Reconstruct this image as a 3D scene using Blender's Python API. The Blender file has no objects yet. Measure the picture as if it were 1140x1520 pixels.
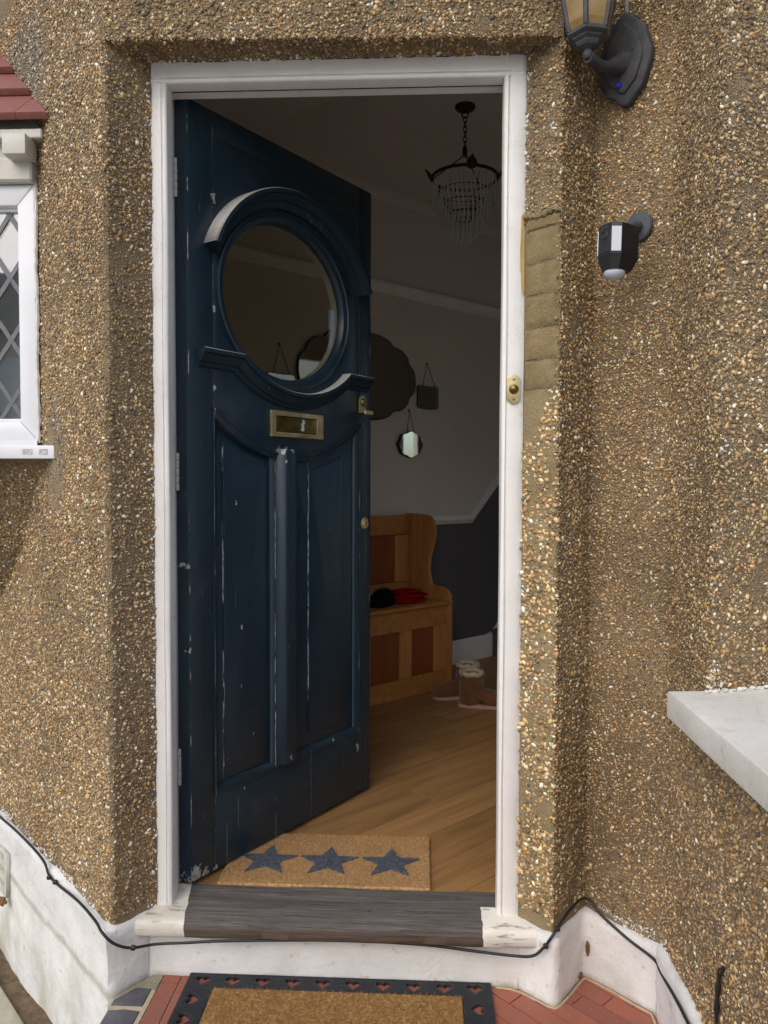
import bpy, bmesh, math, random
import numpy as np
from mathutils import Vector, Matrix
R = math.radians
S = bpy.context.scene
COL = S.collection
random.seed(7); rng = np.random.default_rng(11)

# ------------------------------------------------------------------ camera, light, exposure
cd = bpy.data.cameras.new('camera'); cam = bpy.data.objects.new('camera', cd); COL.objects.link(cam); S.camera = cam
cd.lens = 27.0; cd.sensor_width = 36.0; cd.clip_start = 0.05; cd.clip_end = 12000
yaw, pitch, roll = .0478, .0389, .0035
fw = Vector((-math.sin(yaw)*math.cos(pitch), math.cos(yaw)*math.cos(pitch), -math.sin(pitch)))
rt = Vector((math.cos(yaw), math.sin(yaw), 0)); up = rt.cross(fw)
r2 = rt*math.cos(roll)+up*math.sin(roll); u2 = up*math.cos(roll)-rt*math.sin(roll)
M = Matrix.Identity(4)
for i in range(3): M[i][0], M[i][1], M[i][2] = r2[i], u2[i], -fw[i]
M.translation = (0, -1.88, 1.24); cam.matrix_world = M
SUN_DIR = Vector((-.42, -.80, .80)).normalized()          # towards the sun
W = bpy.data.worlds.new('World'); S.world = W; W.use_nodes = True
nt = W.node_tree; bg = nt.nodes['Background']
sky = nt.nodes.new('ShaderNodeTexSky'); sky.sky_type = 'NISHITA'; sky.sun_disc = False
sky.sun_elevation = math.asin(SUN_DIR.z); sky.sun_rotation = math.atan2(SUN_DIR.x, SUN_DIR.y)
sky.dust_density = 2.5; sky.air_density = 1.0; sky.ozone_density = 1.0
nt.links.new(sky.outputs[0], bg.inputs[0]); bg.inputs[1].default_value = .15
sl = bpy.data.lights.new('sun', 'SUN'); sl.energy = .9; sl.angle = R(75); sl.color = (1, .965, .91)
sun = bpy.data.objects.new('sun', sl); COL.objects.link(sun); sun.rotation_euler = SUN_DIR.to_track_quat('Z', 'Y').to_euler()
S.view_settings.view_transform = 'Standard'; S.view_settings.look = 'None'
S.view_settings.exposure = 0.56; S.view_settings.gamma = 1.0

# ------------------------------------------------------------------ node helpers
def srgb(r, g, b):
    f = lambda c: ((c/255+.055)/1.055)**2.4 if c > 10 else c/255/12.92
    return (f(r), f(g), f(b), 1)
class N:
    """small node-graph builder around one Principled material"""
    def __init__(s, name, rough=.6, metal=0, spec=.5):
        s.m = bpy.data.materials.new(name); s.m.use_nodes = True; s.t = s.m.node_tree
        s.b = s.t.nodes['Principled BSDF']; s.b.inputs['Roughness'].default_value = rough
        s.b.inputs['Metallic'].default_value = metal; s.b.inputs['Specular IOR Level'].default_value = spec
        s.tc = s.t.nodes.new('ShaderNodeTexCoord'); s.co = s.tc.outputs['Object']
    def n(s, typ, **k):
        o = s.t.nodes.new(typ)
        for a, v in k.items(): setattr(o, a, v)
        return o
    def put(s, sock, v):
        if hasattr(v, 'is_linked'): s.t.links.new(v, sock)
        elif v is not None: sock.default_value = v
    def math(s, op, a, b=0.0, c=None, clamp=False):
        o = s.n('ShaderNodeMath', operation=op, use_clamp=clamp); s.put(o.inputs[0], a); s.put(o.inputs[1], b)
        if c is not None: s.put(o.inputs[2], c)
        return o.outputs[0]
    def map(s, scale=(1, 1, 1), rot=(0, 0, 0), loc=(0, 0, 0), src=None):
        o = s.n('ShaderNodeMapping'); s.put(o.inputs[0], src or s.co)
        o.inputs[1].default_value = loc; o.inputs[2].default_value = rot; o.inputs[3].default_value = scale
        return o.outputs[0]
    def noise(s, scale, detail=3, rough=.55, src=None, dist=0):
        o = s.n('ShaderNodeTexNoise'); s.put(o.inputs['Vector'], src or s.co)
        o.inputs['Scale'].default_value = scale; o.inputs['Detail'].default_value = detail
        o.inputs['Roughness'].default_value = rough; o.inputs['Distortion'].default_value = dist
        return o.outputs['Fac']
    def vor(s, scale, out='Distance', feat='F1', src=None):
        o = s.n('ShaderNodeTexVoronoi', feature=feat); s.put(o.inputs['Vector'], src or s.co); o.inputs['Scale'].default_value = scale
        return o.outputs[out]
    def ramp(s, f, stops):
        o = s.n('ShaderNodeValToRGB'); s.put(o.inputs[0], f); e = o.color_ramp.elements
        while len(e) < len(stops): e.new(.5)
        for el, (p, c) in zip(e, stops):
            el.position = p; el.color = c if len(c) == 4 else (*c, 1)
        return o.outputs[0]
    def thr(s, f, a, b):
        o = s.n('ShaderNodeMapRange', clamp=True); s.put(o.inputs[0], f); o.inputs[1].default_value = a; o.inputs[2].default_value = b
        return o.outputs[0]
    def mix(s, f, a, b, mode='MIX'):
        o = s.n('ShaderNodeMix', data_type='RGBA', blend_type=mode); s.put(o.inputs[0], f); s.put(o.inputs[6], a); s.put(o.inputs[7], b)
        return o.outputs[2]
    def sep(s, src=None):
        o = s.n('ShaderNodeSeparateXYZ'); s.put(o.inputs[0], src or s.co); return o.outputs
    def col(s, v): s.put(s.b.inputs['Base Color'], v); return s
    def rough(s, v): s.put(s.b.inputs['Roughness'], v); return s
    def bump(s, h, strength=.5, dist=.002):
        o = s.n('ShaderNodeBump'); o.inputs['Strength'].default_value = strength; o.inputs['Distance'].default_value = dist
        s.put(o.inputs['Height'], h)
        if s.b.inputs['Normal'].is_linked: s.t.links.new(s.b.inputs['Normal'].links[0].from_socket, o.inputs['Normal'])
        s.t.links.new(o.outputs[0], s.b.inputs['Normal']); return s

def plain(name, c, rough=.5, metal=0, var=.12, sc=30, spec=.5, bump=0):
    g = N(name, rough, metal, spec)
    f = g.noise(sc, 4)
    d = tuple(x*(1-var) for x in c[:3])+(1,); l = tuple(min(1, x*(1+var)) for x in c[:3])+(1,)
    g.col(g.ramp(f, [(.3, d), (.7, l)]))
    g.rough(g.math('ADD', g.math('MULTIPLY', g.noise(sc*.6, 3), .25), rough-.12))
    if bump: g.bump(g.noise(sc*4, 4), .6, bump)
    return g.m

# ------------------------------------------------------------------ materials
MT = {}
# mortar coat under the pebbles
g = N('render_mortar', .95, spec=.15)
c = g.ramp(g.noise(3.1, 5), [(.3, srgb(116, 102, 81)), (.55, srgb(148, 131, 104)), (.75, srgb(166, 149, 121))])
c = g.mix(g.thr(g.noise(1.7, 4, .65), .55, .72), c, srgb(104, 98, 86))
c = g.mix(g.thr(g.noise(170, 2), .62, .7), c, srgb(176, 148, 104))
g.col(c); g.bump(g.noise(110, 5, .75), 1.0, .006); g.bump(g.vor(260), .9, .004); MT['mortar'] = g.m
g = N('pale_patch_mortar', .95, spec=.15); c = g.ramp(g.noise(12, 6, .65), [(.3, srgb(124, 109, 80)), (.55, srgb(150, 134, 101)), (.75, srgb(166, 150, 117))])
g.col(c); g.bump(g.noise(150, 5, .75), 1, .005); MT['patchmortar'] = g.m
# pebbles: colour per stone
g = N('pebbles', .55, spec=.4)
a = g.n('ShaderNodeVertexColor', layer_name='stone')
c = g.mix(g.math('MULTIPLY', g.thr(g.noise(420, 2), .5, .75), .4), a.outputs[0], srgb(96, 80, 58))
g.col(c); g.rough(g.math('ADD', g.math('MULTIPLY', g.noise(130, 2), .5), .28)); MT['pebble'] = g.m
# exposed stock bricks
g = N('stock_brick', .9, spec=.2)
oi = g.n('ShaderNodeObjectInfo')
c = g.ramp(g.noise(28, 5, .65), [(.25, srgb(108, 94, 68)), (.5, srgb(142, 125, 92)), (.75, srgb(162, 146, 112))])
c = g.mix(.35, c, g.ramp(oi.outputs['Random'], [(0, srgb(122, 105, 70)), (1, srgb(146, 128, 90))]))
g.col(c); g.bump(g.noise(42, 6, .75), .8, .008); g.bump(g.noise(180, 5, .75), .9, .004); MT['brick'] = g.m
# painted timber of the door frame: cracked gloss white
def white_paint(name, base, dirt, crack=.5, yel=.3):
    g = N(name, .42, spec=.4)
    n1 = g.noise(6, 5, .6)
    c = g.ramp(n1, [(.3, base), (.75, tuple(x*.93 for x in base[:3])+(1,))])
    c = g.mix(g.math('MULTIPLY', g.thr(g.noise(14, 6, .7), .52, .8), yel), c, dirt)
    v = g.math('ADD', g.vor(58, 'Distance', 'DISTANCE_TO_EDGE', g.map((.8, .8, 1.5))), g.math('MULTIPLY', g.noise(70, 4, .7), .05))
    cr = g.math('MULTIPLY', g.math('SUBTRACT', 1.0, g.thr(v, 0.022, .036)), g.thr(g.noise(9, 4, .7), .52, .62))
    c = g.mix(g.math('MULTIPLY', cr, crack), c, srgb(120, 108, 92))
    chip = g.thr(g.noise(26, 5, .7, g.map((1, 1, .5))), .70, .72)
    c = g.mix(chip, c, srgb(168, 152, 120))
    g.col(c); g.rough(g.math('ADD', g.math('MULTIPLY', n1, .3), .3))
    g.bump(g.math('ADD', g.math('MULTIPLY', cr, -1.0), g.math('MULTIPLY', chip, -.8)), .5, .002); g.bump(g.noise(45, 4), .25, .003)
    return g.m
MT['frame'] = white_paint('cracked_white_gloss', srgb(228, 226, 222), srgb(190, 182, 168), .55, .35)
MT['cream'] = white_paint('old_cream_gloss', srgb(190, 187, 177), srgb(150, 143, 126), .3, .5)
g = N('painted_plinth', .75, spec=.2)
z = g.sep()[2]
c = g.ramp(g.noise(5, 5, .6), [(.3, srgb(200, 198, 194)), (.7, srgb(226, 225, 223))])
st = g.math('MULTIPLY', g.thr(g.noise(7, 6, .7, g.map((1, 1, .4))), .45, .8), g.thr(z, .1, -.2))
c = g.mix(st, c, srgb(168, 164, 140))
c = g.mix(g.math('MULTIPLY', g.thr(g.noise(60, 4, .7), .66, .72), .6), c, srgb(160, 146, 124))
low = g.math('MULTIPLY', g.thr(g.math('ADD', z, g.math('MULTIPLY', g.noise(22, 4), .03)), .028, .012), g.thr(z, -.02, -.005))
c = g.mix(g.math('MULTIPLY', low, .6), c, srgb(150, 140, 116))
g.col(c); fl = g.thr(g.noise(34, 6, .7), .62, .635); c2 = g.mix(g.math('MULTIPLY', fl, .55), c, srgb(172, 164, 148)); g.col(c2)
g.bump(g.noise(16, 6, .58), .6, .011); g.bump(g.noise(120, 5, .7), .35, .003); g.bump(fl, -.6, .0015); MT['plinth'] = g.m

# navy door paint with worn edges and chips (door-local coordinates: x along the door, z up)
g = N('navy_door_paint', .4, spec=.55)
sx, sy, sz = g.sep()
c = g.ramp(g.noise(4, 5, .6), [(.3, srgb(18, 36, 47)), (.7, srgb(26, 46, 58))])
c = g.mix(g.math('MULTIPLY', g.thr(g.noise(9, 6, .7), .55, .85), .35), c, srgb(72, 82, 92))
wob = g.math('MULTIPLY', g.math('SUBTRACT', g.noise(11, 4, .6), .5), .006)
xx = g.math('ADD', sx, wob)
tot = None
for (x0, w, th, sc) in ((.0905, .0011, .43, 6), (.734, .0009, .52, 9), (.775, .0010, .54, 8), (.006, .0030, .56, 10), (.795, .0030, .55, 12), (.047, .0011, .60, 5), (.132, .0009, .44, 4), (.175, .0008, .55, 3), (.4875, .0009, .42, 4), (.3285, .0016, .48, 10), (.654, .0008, .6, 5)):
    l = g.math('LESS_THAN', g.math('ABSOLUTE', g.math('SUBTRACT', xx, x0)), g.math('MULTIPLY', g.math('ADD', g.noise(40, 3), .25), w*.62))
    l = g.math('MULTIPLY', l, g.thr(g.noise(sc, 3, .6, g.map((1, 1, 1), loc=(x0*37, 0, x0*51))), th, th+.05))
    if x0 in (.132, .175, .4875, .3285, .654): l = g.math('MULTIPLY', l, g.math('LESS_THAN', sz, 1.335))
    tot = l if tot is None else g.math('MAXIMUM', tot, l)
for (x0, z0, r0) in ((.0925, 1.99, .012), (.096, 1.70, .008), (.094, 1.49, .007), (.02, .19, .026), (.055, .185, .018), (.09, .183, .012), (.37, .414, .008), (.405, .416, .007), (.345, 1.333, .010), (.375, 1.338, .010), (.35, 1.30, .005), (.18, 1.18, .006), (.20, .83, .005), (.40, 1.17, .004), (.73, .34, .012), (.60, .40, .005), (.2, .37, .004), (.12, 1.56, .005), (.005, .8, .006), (.003, 1.02, .006)):
    dx = g.math('SUBTRACT', sx, x0); dz = g.math('MULTIPLY', g.math('SUBTRACT', sz, z0), .55)
    d = g.math('SQRT', g.math('ADD', g.math('MULTIPLY', dx, dx), g.math('MULTIPLY', dz, dz)))
    d = g.math('ADD', d, g.math('MULTIPLY', g.math('SUBTRACT', g.noise(95, 3), .5), r0*2.4))
    tot = g.math('MAXIMUM', tot, g.math('LESS_THAN', d, r0*.62))
spk = g.thr(g.noise(70, 3, .6, g.map((1, 1, .6))), .745, .755)
tot = g.math('MAXIMUM', tot, g.math('MULTIPLY', spk, .8))
c = g.mix(g.math('MULTIPLY', tot, .75), c, g.ramp(g.noise(60, 2), [(.35, srgb(120, 128, 130)), (.6, srgb(190, 190, 178))]))
g.col(c); g.rough(g.math('ADD', g.math('MULTIPLY', g.noise(7, 5), .3), .2))
g.bump(g.noise(1, 4, .6, g.map((420, 420, 9))), .22, .0012); g.bump(g.noise(55, 4, .6, g.map((1, 1, .25))), .25, .003); g.bump(tot, -.4, .001); MT['navy'] = g.m
# the arch's upper side and ledges carry a film of grey dust
g = N('dusty_navy_paint', .6, spec=.3)
nz = g.n('ShaderNodeNewGeometry'); zz = g.sep(nz.outputs['True Normal'])[2]
c = g.ramp(g.noise(5, 5, .6), [(.3, srgb(18, 35, 46)), (.7, srgb(26, 45, 56))])
c = g.mix(g.math('MULTIPLY', g.thr(zz, .25, .5), g.thr(g.noise(16, 5, .7), .1, .45)), c, srgb(176, 172, 164))
c = g.mix(g.math('MULTIPLY', g.thr(g.noise(45, 5, .7), .66, .7), .7), c, srgb(140, 146, 148))
g.col(c); MT['dusty'] = g.m
g = N('brass', .36, .72)
c = g.ramp(g.noise(22, 5, .7), [(.3, srgb(150, 136, 96)), (.7, srgb(212, 198, 150))]); g.col(c); g.rough(g.math('ADD', g.math('MULTIPLY', g.noise(30, 4), .4), .18)); MT['brass'] = g.m
MT['tarnish'] = plain('tarnished_brass', srgb(132, 112, 66), .38, 1.0, .3, 40)
MT['darkslot'] = plain('keyhole_black', (.01, .01, .01, 1), .6)
g = N('weathered_black_iron', .65, spec=.35); c = g.ramp(g.noise(25, 5), [(.3, srgb(54, 56, 60)), (.7, srgb(76, 78, 81))])
c = g.mix(g.math('MULTIPLY', g.thr(g.noise(13, 5, .7), .52, .72), .55), c, srgb(108, 94, 74)); g.col(c); g.bump(g.noise(110, 4), .5, .0015); MT['iron'] = g.m
MT['blackplastic'] = plain('black_plastic', srgb(24, 25, 27), .42, 0, .1, 20)
MT['greyplastic'] = plain('grey_plastic', srgb(70, 73, 80), .5, 0, .1, 20)
MT['led'] = plain('white_lens', srgb(188, 190, 195), .35, 0, .03)
MT['dome'] = plain('frosted_dome', srgb(190, 192, 204), .45, 0, .05)
MT['blue'] = plain('blue_plug', srgb(30, 50, 190), .35, 0, .1)
MT['cable'] = plain('black_cable', srgb(30, 30, 31), .5, 0, .2, 30)
MT['conduit'] = plain('grey_conduit', srgb(140, 134, 120), .6, 0, .15, 20)
g = N('amber_glass', .32); f = g.noise(9, 4)
g.col(g.ramp(f, [(.3, srgb(150, 118, 58)), (.7, srgb(206, 184, 132))])); g.b.inputs['Transmission Weight'].default_value = .35; g.bump(g.noise(30, 3), .3, .003); MT['amber'] = g.m
MT['upvc'] = plain('white_upvc', srgb(216, 217, 220), .3, 0, .05, 5)
MT['lead'] = plain('lead_came', srgb(98, 100, 104), .5, .3, .1)
MT['mortarw'] = plain('white_filler', srgb(205, 202, 194), .8, 0, .1, 30, .2, .002)
def glass(name, tint=(1, 1, 1, 1), rough=0.0, base=.045):
    g = N(name, rough); t = g.n('ShaderNodeBsdfTransparent'); t.inputs[0].default_value = tint
    gl = g.n('ShaderNodeBsdfGlossy'); gl.inputs['Roughness'].default_value = .02; fr = g.n('ShaderNodeLayerWeight')
    mx = g.n('ShaderNodeMixShader'); g.t.links.new(g.math('ADD', g.math('MULTIPLY', g.math('POWER', fr.outputs['Facing'], 5.0), .9), base), mx.inputs[0]); g.t.links.new(t.outputs[0], mx.inputs[1]); g.t.links.new(gl.outputs[0], mx.inputs[2])
    g.t.links.new(mx.outputs[0], g.t.nodes['Material Output'].inputs[0]); return g.m
MT['glass'] = glass('clear_glass', (.86, .85, .8, 1)); MT['winglass'] = glass('window_glass', (.96, .97, .97, 1), base=.13)
g = N('crystal', .12, spec=.8); g.col((.85, .85, .8, 1)); g.b.inputs['Transmission Weight'].default_value = .32; g.b.inputs['IOR'].default_value = 1.5; MT['crystal'] = g.m
g = N('mirror_silver', .03, 1.0); g.col((.62, .66, .62, 1)); MT['mirror'] = g.m
MT['mirrordark'] = plain('mirror_edge', srgb(40, 40, 38), .3, .2, .1)
MT['chain'] = plain('antique_bronze', srgb(58, 42, 30), .5, .7, .3, 40)
# tiles
def tile(name, a, b, d, bumpd=.001):
    g = N(name, .55, spec=.35); oi = g.n('ShaderNodeObjectInfo')
    c = g.mix(oi.outputs['Random'], a, b); c = g.mix(g.math('MULTIPLY', g.thr(g.noise(16, 6, .7), .42, .74), .7), c, d); c = g.mix(g.math('MULTIPLY', g.thr(g.noise(75, 5, .75), .60, .68), .45), c, srgb(176, 150, 126))
    g.col(c); g.rough(g.math('ADD', g.math('MULTIPLY', g.noise(18, 4), .35), .38)); g.bump(g.noise(80, 4), .35, bumpd); return g.m
MT['redtile'] = tile('red_quarry_tile', srgb(138, 80, 66), srgb(158, 92, 74), srgb(126, 94, 82))
MT['blackbrick'] = tile('blue_engineering_brick', srgb(74, 74, 80), srgb(88, 88, 94), srgb(104, 104, 102), .003)
MT['rooftile'] = tile('red_roof_tile', srgb(126, 76, 68), srgb(142, 86, 77), srgb(126, 92, 84))
MT['grout'] = plain('pale_grout', srgb(172, 158, 132), .9, 0, .15, 30, .2, .002)
g = N('old_cement', .95, spec=.15); c = g.ramp(g.noise(9, 6, .65), [(.3, srgb(122, 116, 98)), (.7, srgb(160, 154, 134))])
c = g.mix(g.thr(g.noise(5, 5, .7), .55, .7), c, srgb(118, 120, 88)); g.col(c); g.bump(g.noise(60, 6, .7), .8, .004); MT['cement'] = g.m
g = N('path_concrete', .95, spec=.15); c = g.ramp(g.noise(4, 6, .6), [(.3, srgb(150, 144, 126)), (.7, srgb(186, 180, 162))])
c = g.mix(g.thr(g.noise(2.3, 5, .7), .52, .68), c, srgb(134, 136, 112)); g.col(c); g.bump(g.noise(60, 6, .7), .6, .004); MT['path'] = g.m
g = N('damp_soil', 1, spec=.1); g.col(g.ramp(g.noise(30, 6, .7), [(.3, srgb(92, 78, 60)), (.7, srgb(132, 116, 92))])); g.bump(g.noise(90, 6, .7), 1, .008); MT['soil'] = g.m
g = N('ground_paving', .95, spec=.15); g.col(g.ramp(g.noise(.6, 6, .6), [(.3, srgb(150, 146, 138)), (.7, srgb(178, 174, 164))])); MT['ground'] = g.m
# weathered oak sill with white painted ends (mask by position along the board)
g = N('weathered_sill', .8, spec=.25); sx, sy, sz = g.sep()
gr = g.math('ADD', g.math('MULTIPLY', g.noise(1, 6, .75, g.map((7, 210, 210)), .9), .7), g.math('MULTIPLY', g.noise(1, 4, .6, g.map((1.6, 38, 38)), 1.5), .3))
c = g.ramp(gr, [(.34, srgb(58, 53, 49)), (.5, srgb(88, 84, 80)), (.66, srgb(120, 117, 114))])
c = g.mix(g.math('MULTIPLY', g.thr(sz, .158, .140), .8), c, g.ramp(gr, [(.3, srgb(60, 48, 38)), (.7, srgb(104, 88, 74))]))
crk = g.thr(g.noise(1, 5, .75, g.map((9, 90, 330)), 1.2), .60, .65)
c = g.mix(crk, c, srgb(34, 30, 28))
edge = g.math('MULTIPLY', g.math('SUBTRACT', g.noise(30, 3), .5), .012)
xe = g.math('ADD', sx, edge)
pm = g.math('MAXIMUM', g.math('LESS_THAN', g.math('ADD', xe, g.math('MULTIPLY', sy, .17)), -.586), g.math('MULTIPLY', g.math('GREATER_THAN', xe, .156), g.math('LESS_THAN', sy, .03)))
chip = g.thr(g.noise(1, 5, .7, g.map((14, 60, 100))), .60, .64)
pc = g.mix(g.thr(g.noise(9, 5), .4, .7), srgb(222, 218, 208), srgb(200, 194, 180)); pc = g.mix(g.math('MULTIPLY', chip, .55), pc, srgb(120, 110, 96))
c = g.mix(pm, c, pc); g.col(c); g.bump(gr, .5, .004); g.bump(crk, -.8, .002); g.bump(g.math('MULTIPLY', pm, g.math('SUBTRACT', 1.0, chip)), .8, .0015); MT['sill'] = g.m
# oak laminate floor (boards run along local x)
g = N('oak_floor', .42, spec=.4); oi = g.n('ShaderNodeObjectInfo')
off = g.n('ShaderNodeCombineXYZ'); g.t.links.new(g.math('MULTIPLY', oi.outputs['Random'], 13.0), off.inputs[1]); g.t.links.new(g.math('MULTIPLY', oi.outputs['Random'], 7.0), off.inputs[0])
va = g.n('ShaderNodeVectorMath', operation='ADD'); g.t.links.new(g.map((1.3, 17, 17)), va.inputs[0]); g.t.links.new(off.outputs[0], va.inputs[1])
gr = g.noise(1, 6, .65, va.outputs[0], 1.2)
c = g.ramp(gr, [(.3, srgb(104, 76, 46)), (.52, srgb(146, 110, 70)), (.75, srgb(168, 132, 88))])
c = g.mix(.3, c, g.ramp(oi.outputs['Random'], [(0, srgb(136, 102, 62)), (1, srgb(176, 138, 90))])); g.col(c); g.bump(gr, .12, .001); MT['oak'] = g.m
def pine(name, a, b, sc=(22, 22, 1.6)):
    g = N(name, .45, spec=.35); gr = g.noise(1, 5, .6, g.map(sc), 1.0)
    c = g.ramp(gr, [(.3, a), (.7, b)]); kn = g.vor(5.5, src=g.map((1, 1, .55))); c = g.mix(g.thr(kn, .07, .035), c, srgb(92, 50, 22)); g.col(c); g.bump(gr, .1, .001); return g.m
MT['pine'] = pine('waxed_pine', srgb(170, 114, 60), srgb(198, 142, 82)); MT['pinedark'] = pine('stained_panel', srgb(120, 62, 26), srgb(146, 82, 38)); MT['pineh'] = pine('waxed_pine_cross', srgb(162, 106, 54), srgb(190, 134, 74), (1.6, 22, 22))
MT['hallwall'] = plain('greige_wall_paint', srgb(212, 206, 195), .85, 0, .03, 3, .2)
MT['upperwall'] = plain('pale_frieze_paint', srgb(213, 207, 197), .85, 0, .03, 3, .2)
MT['darkwall'] = plain('charcoal_wall_paint', srgb(98, 96, 95), .8, 0, .04, 3, .2)
MT['ceiling'] = plain('ceiling_paint', srgb(214, 208, 199), .9, 0, .03, 3, .2)
MT['trim'] = plain('white_trim_gloss', srgb(236, 233, 226), .45, 0, .04, 6)
MT['carpet'] = plain('grey_carpet', srgb(112, 108, 106), 1, 0, .15, 200, .1, .004)
g = N('suede', .95, spec=.1); g.col(g.ramp(g.noise(18, 5, .7), [(.3, srgb(96, 62, 44)), (.7, srgb(128, 86, 62))])); g.b.inputs['Sheen Weight'].default_value = .3; g.bump(g.noise(220, 3), .4, .002); MT['suede'] = g.m
MT['fleece'] = plain('cream_fleece', srgb(214, 196, 168), 1, 0, .15, 120, .1, .008)
MT['sole'] = plain('pale_sole', srgb(186, 150, 128), .8, 0, .08)
MT['red'] = plain('red_knit', srgb(150, 14, 18), .95, 0, .2, 60, .1, .003)
MT['blackwool'] = plain('black_wool', srgb(20, 20, 24), .95, 0, .3, 80, .1, .006)
MT['rubber'] = plain('black_rubber', srgb(40, 43, 47), .6, 0, .2, 20)
def coir(name, stars=None, a=srgb(150, 104, 58), b=srgb(196, 148, 92)):
    g = N(name, 1, spec=.1); c = g.ramp(g.noise(120, 5, .8), [(.34, tuple(x*.6 for x in a[:3])+(1,)), (.5, a), (.66, b)]); c = g.mix(g.math('MULTIPLY', g.thr(g.noise(14, 5, .7), .45, .7), .45), c, tuple(x*.7 for x in a[:3])+(1,))
    g.col(c); g.bump(g.noise(260, 3, .7), 1, .006); return g.m
MT['coir'] = coir('coir', a=srgb(186, 146, 100), b=srgb(222, 184, 134)); MT['coirdark'] = coir('worn_coir', a=srgb(166, 128, 80), b=srgb(214, 176, 120))
MT['starprint'] = coir('grey_star_print', a=srgb(92, 97, 108), b=srgb(120, 125, 136))
g = N('painted_concrete_sill', .7, spec=.25); c = g.ramp(g.noise(5, 6, .65), [(.3, srgb(196, 191, 179)), (.65, srgb(216, 213, 205))])
c = g.mix(g.math('MULTIPLY', g.thr(g.noise(19, 6, .75), .52, .8), .6), c, srgb(160, 152, 134)); v = g.vor(6, 'Distance', 'DISTANCE_TO_EDGE', g.map((1, 1, 1)))
ck = g.math('MULTIPLY', g.math('SUBTRACT', 1.0, g.thr(g.math('ADD', v, g.math('MULTIPLY', g.noise(30, 4), .02)), .008, .016)), g.thr(g.noise(3, 3), .5, .6)); c = g.mix(g.math('MULTIPLY', ck, .5), c, srgb(120, 112, 98))
c = g.mix(g.math('MULTIPLY', g.thr(g.noise(150, 3), .66, .7), .6), c, srgb(140, 132, 116)); g.col(c); g.bump(g.noise(60, 6, .7), .4, .003); g.bump(ck, -.5, .001); MT['sillconc'] = g.m
MT['leaf'] = plain('dead_leaf', srgb(120, 88, 60), .9, 0, .3, 60, .1, .004)
MT['terracotta'] = plain('whitewashed_airbrick', srgb(186, 184, 174), .9, 0, .14, 40, .2, .003)
MT['roomdark'] = plain('room_wall', srgb(205, 203, 196), .9, 0, .05, 3, .2)

# ------------------------------------------------------------------ mesh helpers
def add(o, parent=None, loc=None):
    COL.objects.link(o)
    if parent is not None:
        o.parent = parent
        if loc is None: o.matrix_parent_inverse = WM[parent.name].inverted()
    return o
WM = {}
def thing(name, label, cat, loc=(0, 0, 0), rotz=0, group=None, kind=None):
    o = bpy.data.objects.new(name, None); COL.objects.link(o); o.location = loc; o.rotation_euler = (0, 0, rotz); o.empty_display_size = .05
    WM[o.name] = Matrix.Translation(loc) @ Matrix.Rotation(rotz, 4, 'Z')
    if label: o['label'] = label
    if cat: o['category'] = cat
    if group: o['group'] = group
    if kind: o['kind'] = kind
    return o
def smooth(me, ang=35):
    me.polygons.foreach_set('use_smooth', [True]*len(me.polygons))
    try: me.set_sharp_from_angle(angle=R(ang))
    except Exception: pass
def obj(name, bm, mat, parent=None, local=False, sm=35, label=None, kind=None):
    """link a bmesh or mesh as ONE object; world coordinates unless local=True"""
    if isinstance(bm, bmesh.types.BMesh):
        me = bpy.data.meshes.new(name); bmesh.ops.recalc_face_normals(bm, faces=bm.faces); bm.to_mesh(me); bm.free()
    else: me = bm
    if sm: smooth(me, sm)
    me.materials.clear(); me.materials.append(MT[mat] if isinstance(mat, str) else mat)
    o = bpy.data.objects.new(name, me)
    if parent is None: COL.objects.link(o); WM[o.name] = Matrix.Identity(4)
    else:
        COL.objects.link(o); o.parent = parent
        if not local: o.matrix_parent_inverse = WM[parent.name].inverted()
        WM[o.name] = WM[parent.name].copy() if local else Matrix.Identity(4)
    if label: o['label'] = label
    if kind: o['kind'] = kind
    return o
def tag(o, label, cat, group=None):
    o['label'] = label; o['category'] = cat
    if group: o['group'] = group
    return o
def bx(bm, x0, x1, y0, y1, z0, z1, bev=0, mat=None, seg=1):
    r = bmesh.ops.create_cube(bm, size=1); vs = r['verts']
    bmesh.ops.scale(bm, vec=(abs(x1-x0), abs(y1-y0), abs(z1-z0)), verts=vs)
    bmesh.ops.translate(bm, vec=((x0+x1)/2, (y0+y1)/2, (z0+z1)/2), verts=vs)
    if bev:
        es = list({e for v in vs for e in v.link_edges})
        r = bmesh.ops.bevel(bm, geom=es, offset=bev, segments=seg, affect='EDGES', profile=.6); vs = list({v for f in r['faces'] for v in f.verts} | {v for v in vs if v.is_valid})
    if mat is not None: bmesh.ops.transform(bm, matrix=mat, verts=vs)
    return vs
def prism(bm, pts, z0, z1, mat=None, bev=0):
    """extrude a 2D outline from z0 to z1"""
    a = [bm.verts.new((x, y, z0)) for x, y in pts]; b = [bm.verts.new((x, y, z1)) for x, y in pts]; n = len(pts)
    fs = [bm.faces.new(a[::-1]), bm.faces.new(b)]
    for i in range(n): fs.append(bm.faces.new((a[i], a[(i+1) % n], b[(i+1) % n], b[i])))
    vs = a+b
    if bev:
        es = list({e for f in fs[:2] for e in f.edges}); r = bmesh.ops.bevel(bm, geom=es, offset=bev, segments=2, affect='EDGES', profile=.6)
        vs = list({v for f in r['faces'] for v in f.verts} | {v for v in vs if v.is_valid})
    if mat is not None: bmesh.ops.transform(bm, matrix=mat, verts=vs)
    return vs
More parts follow.
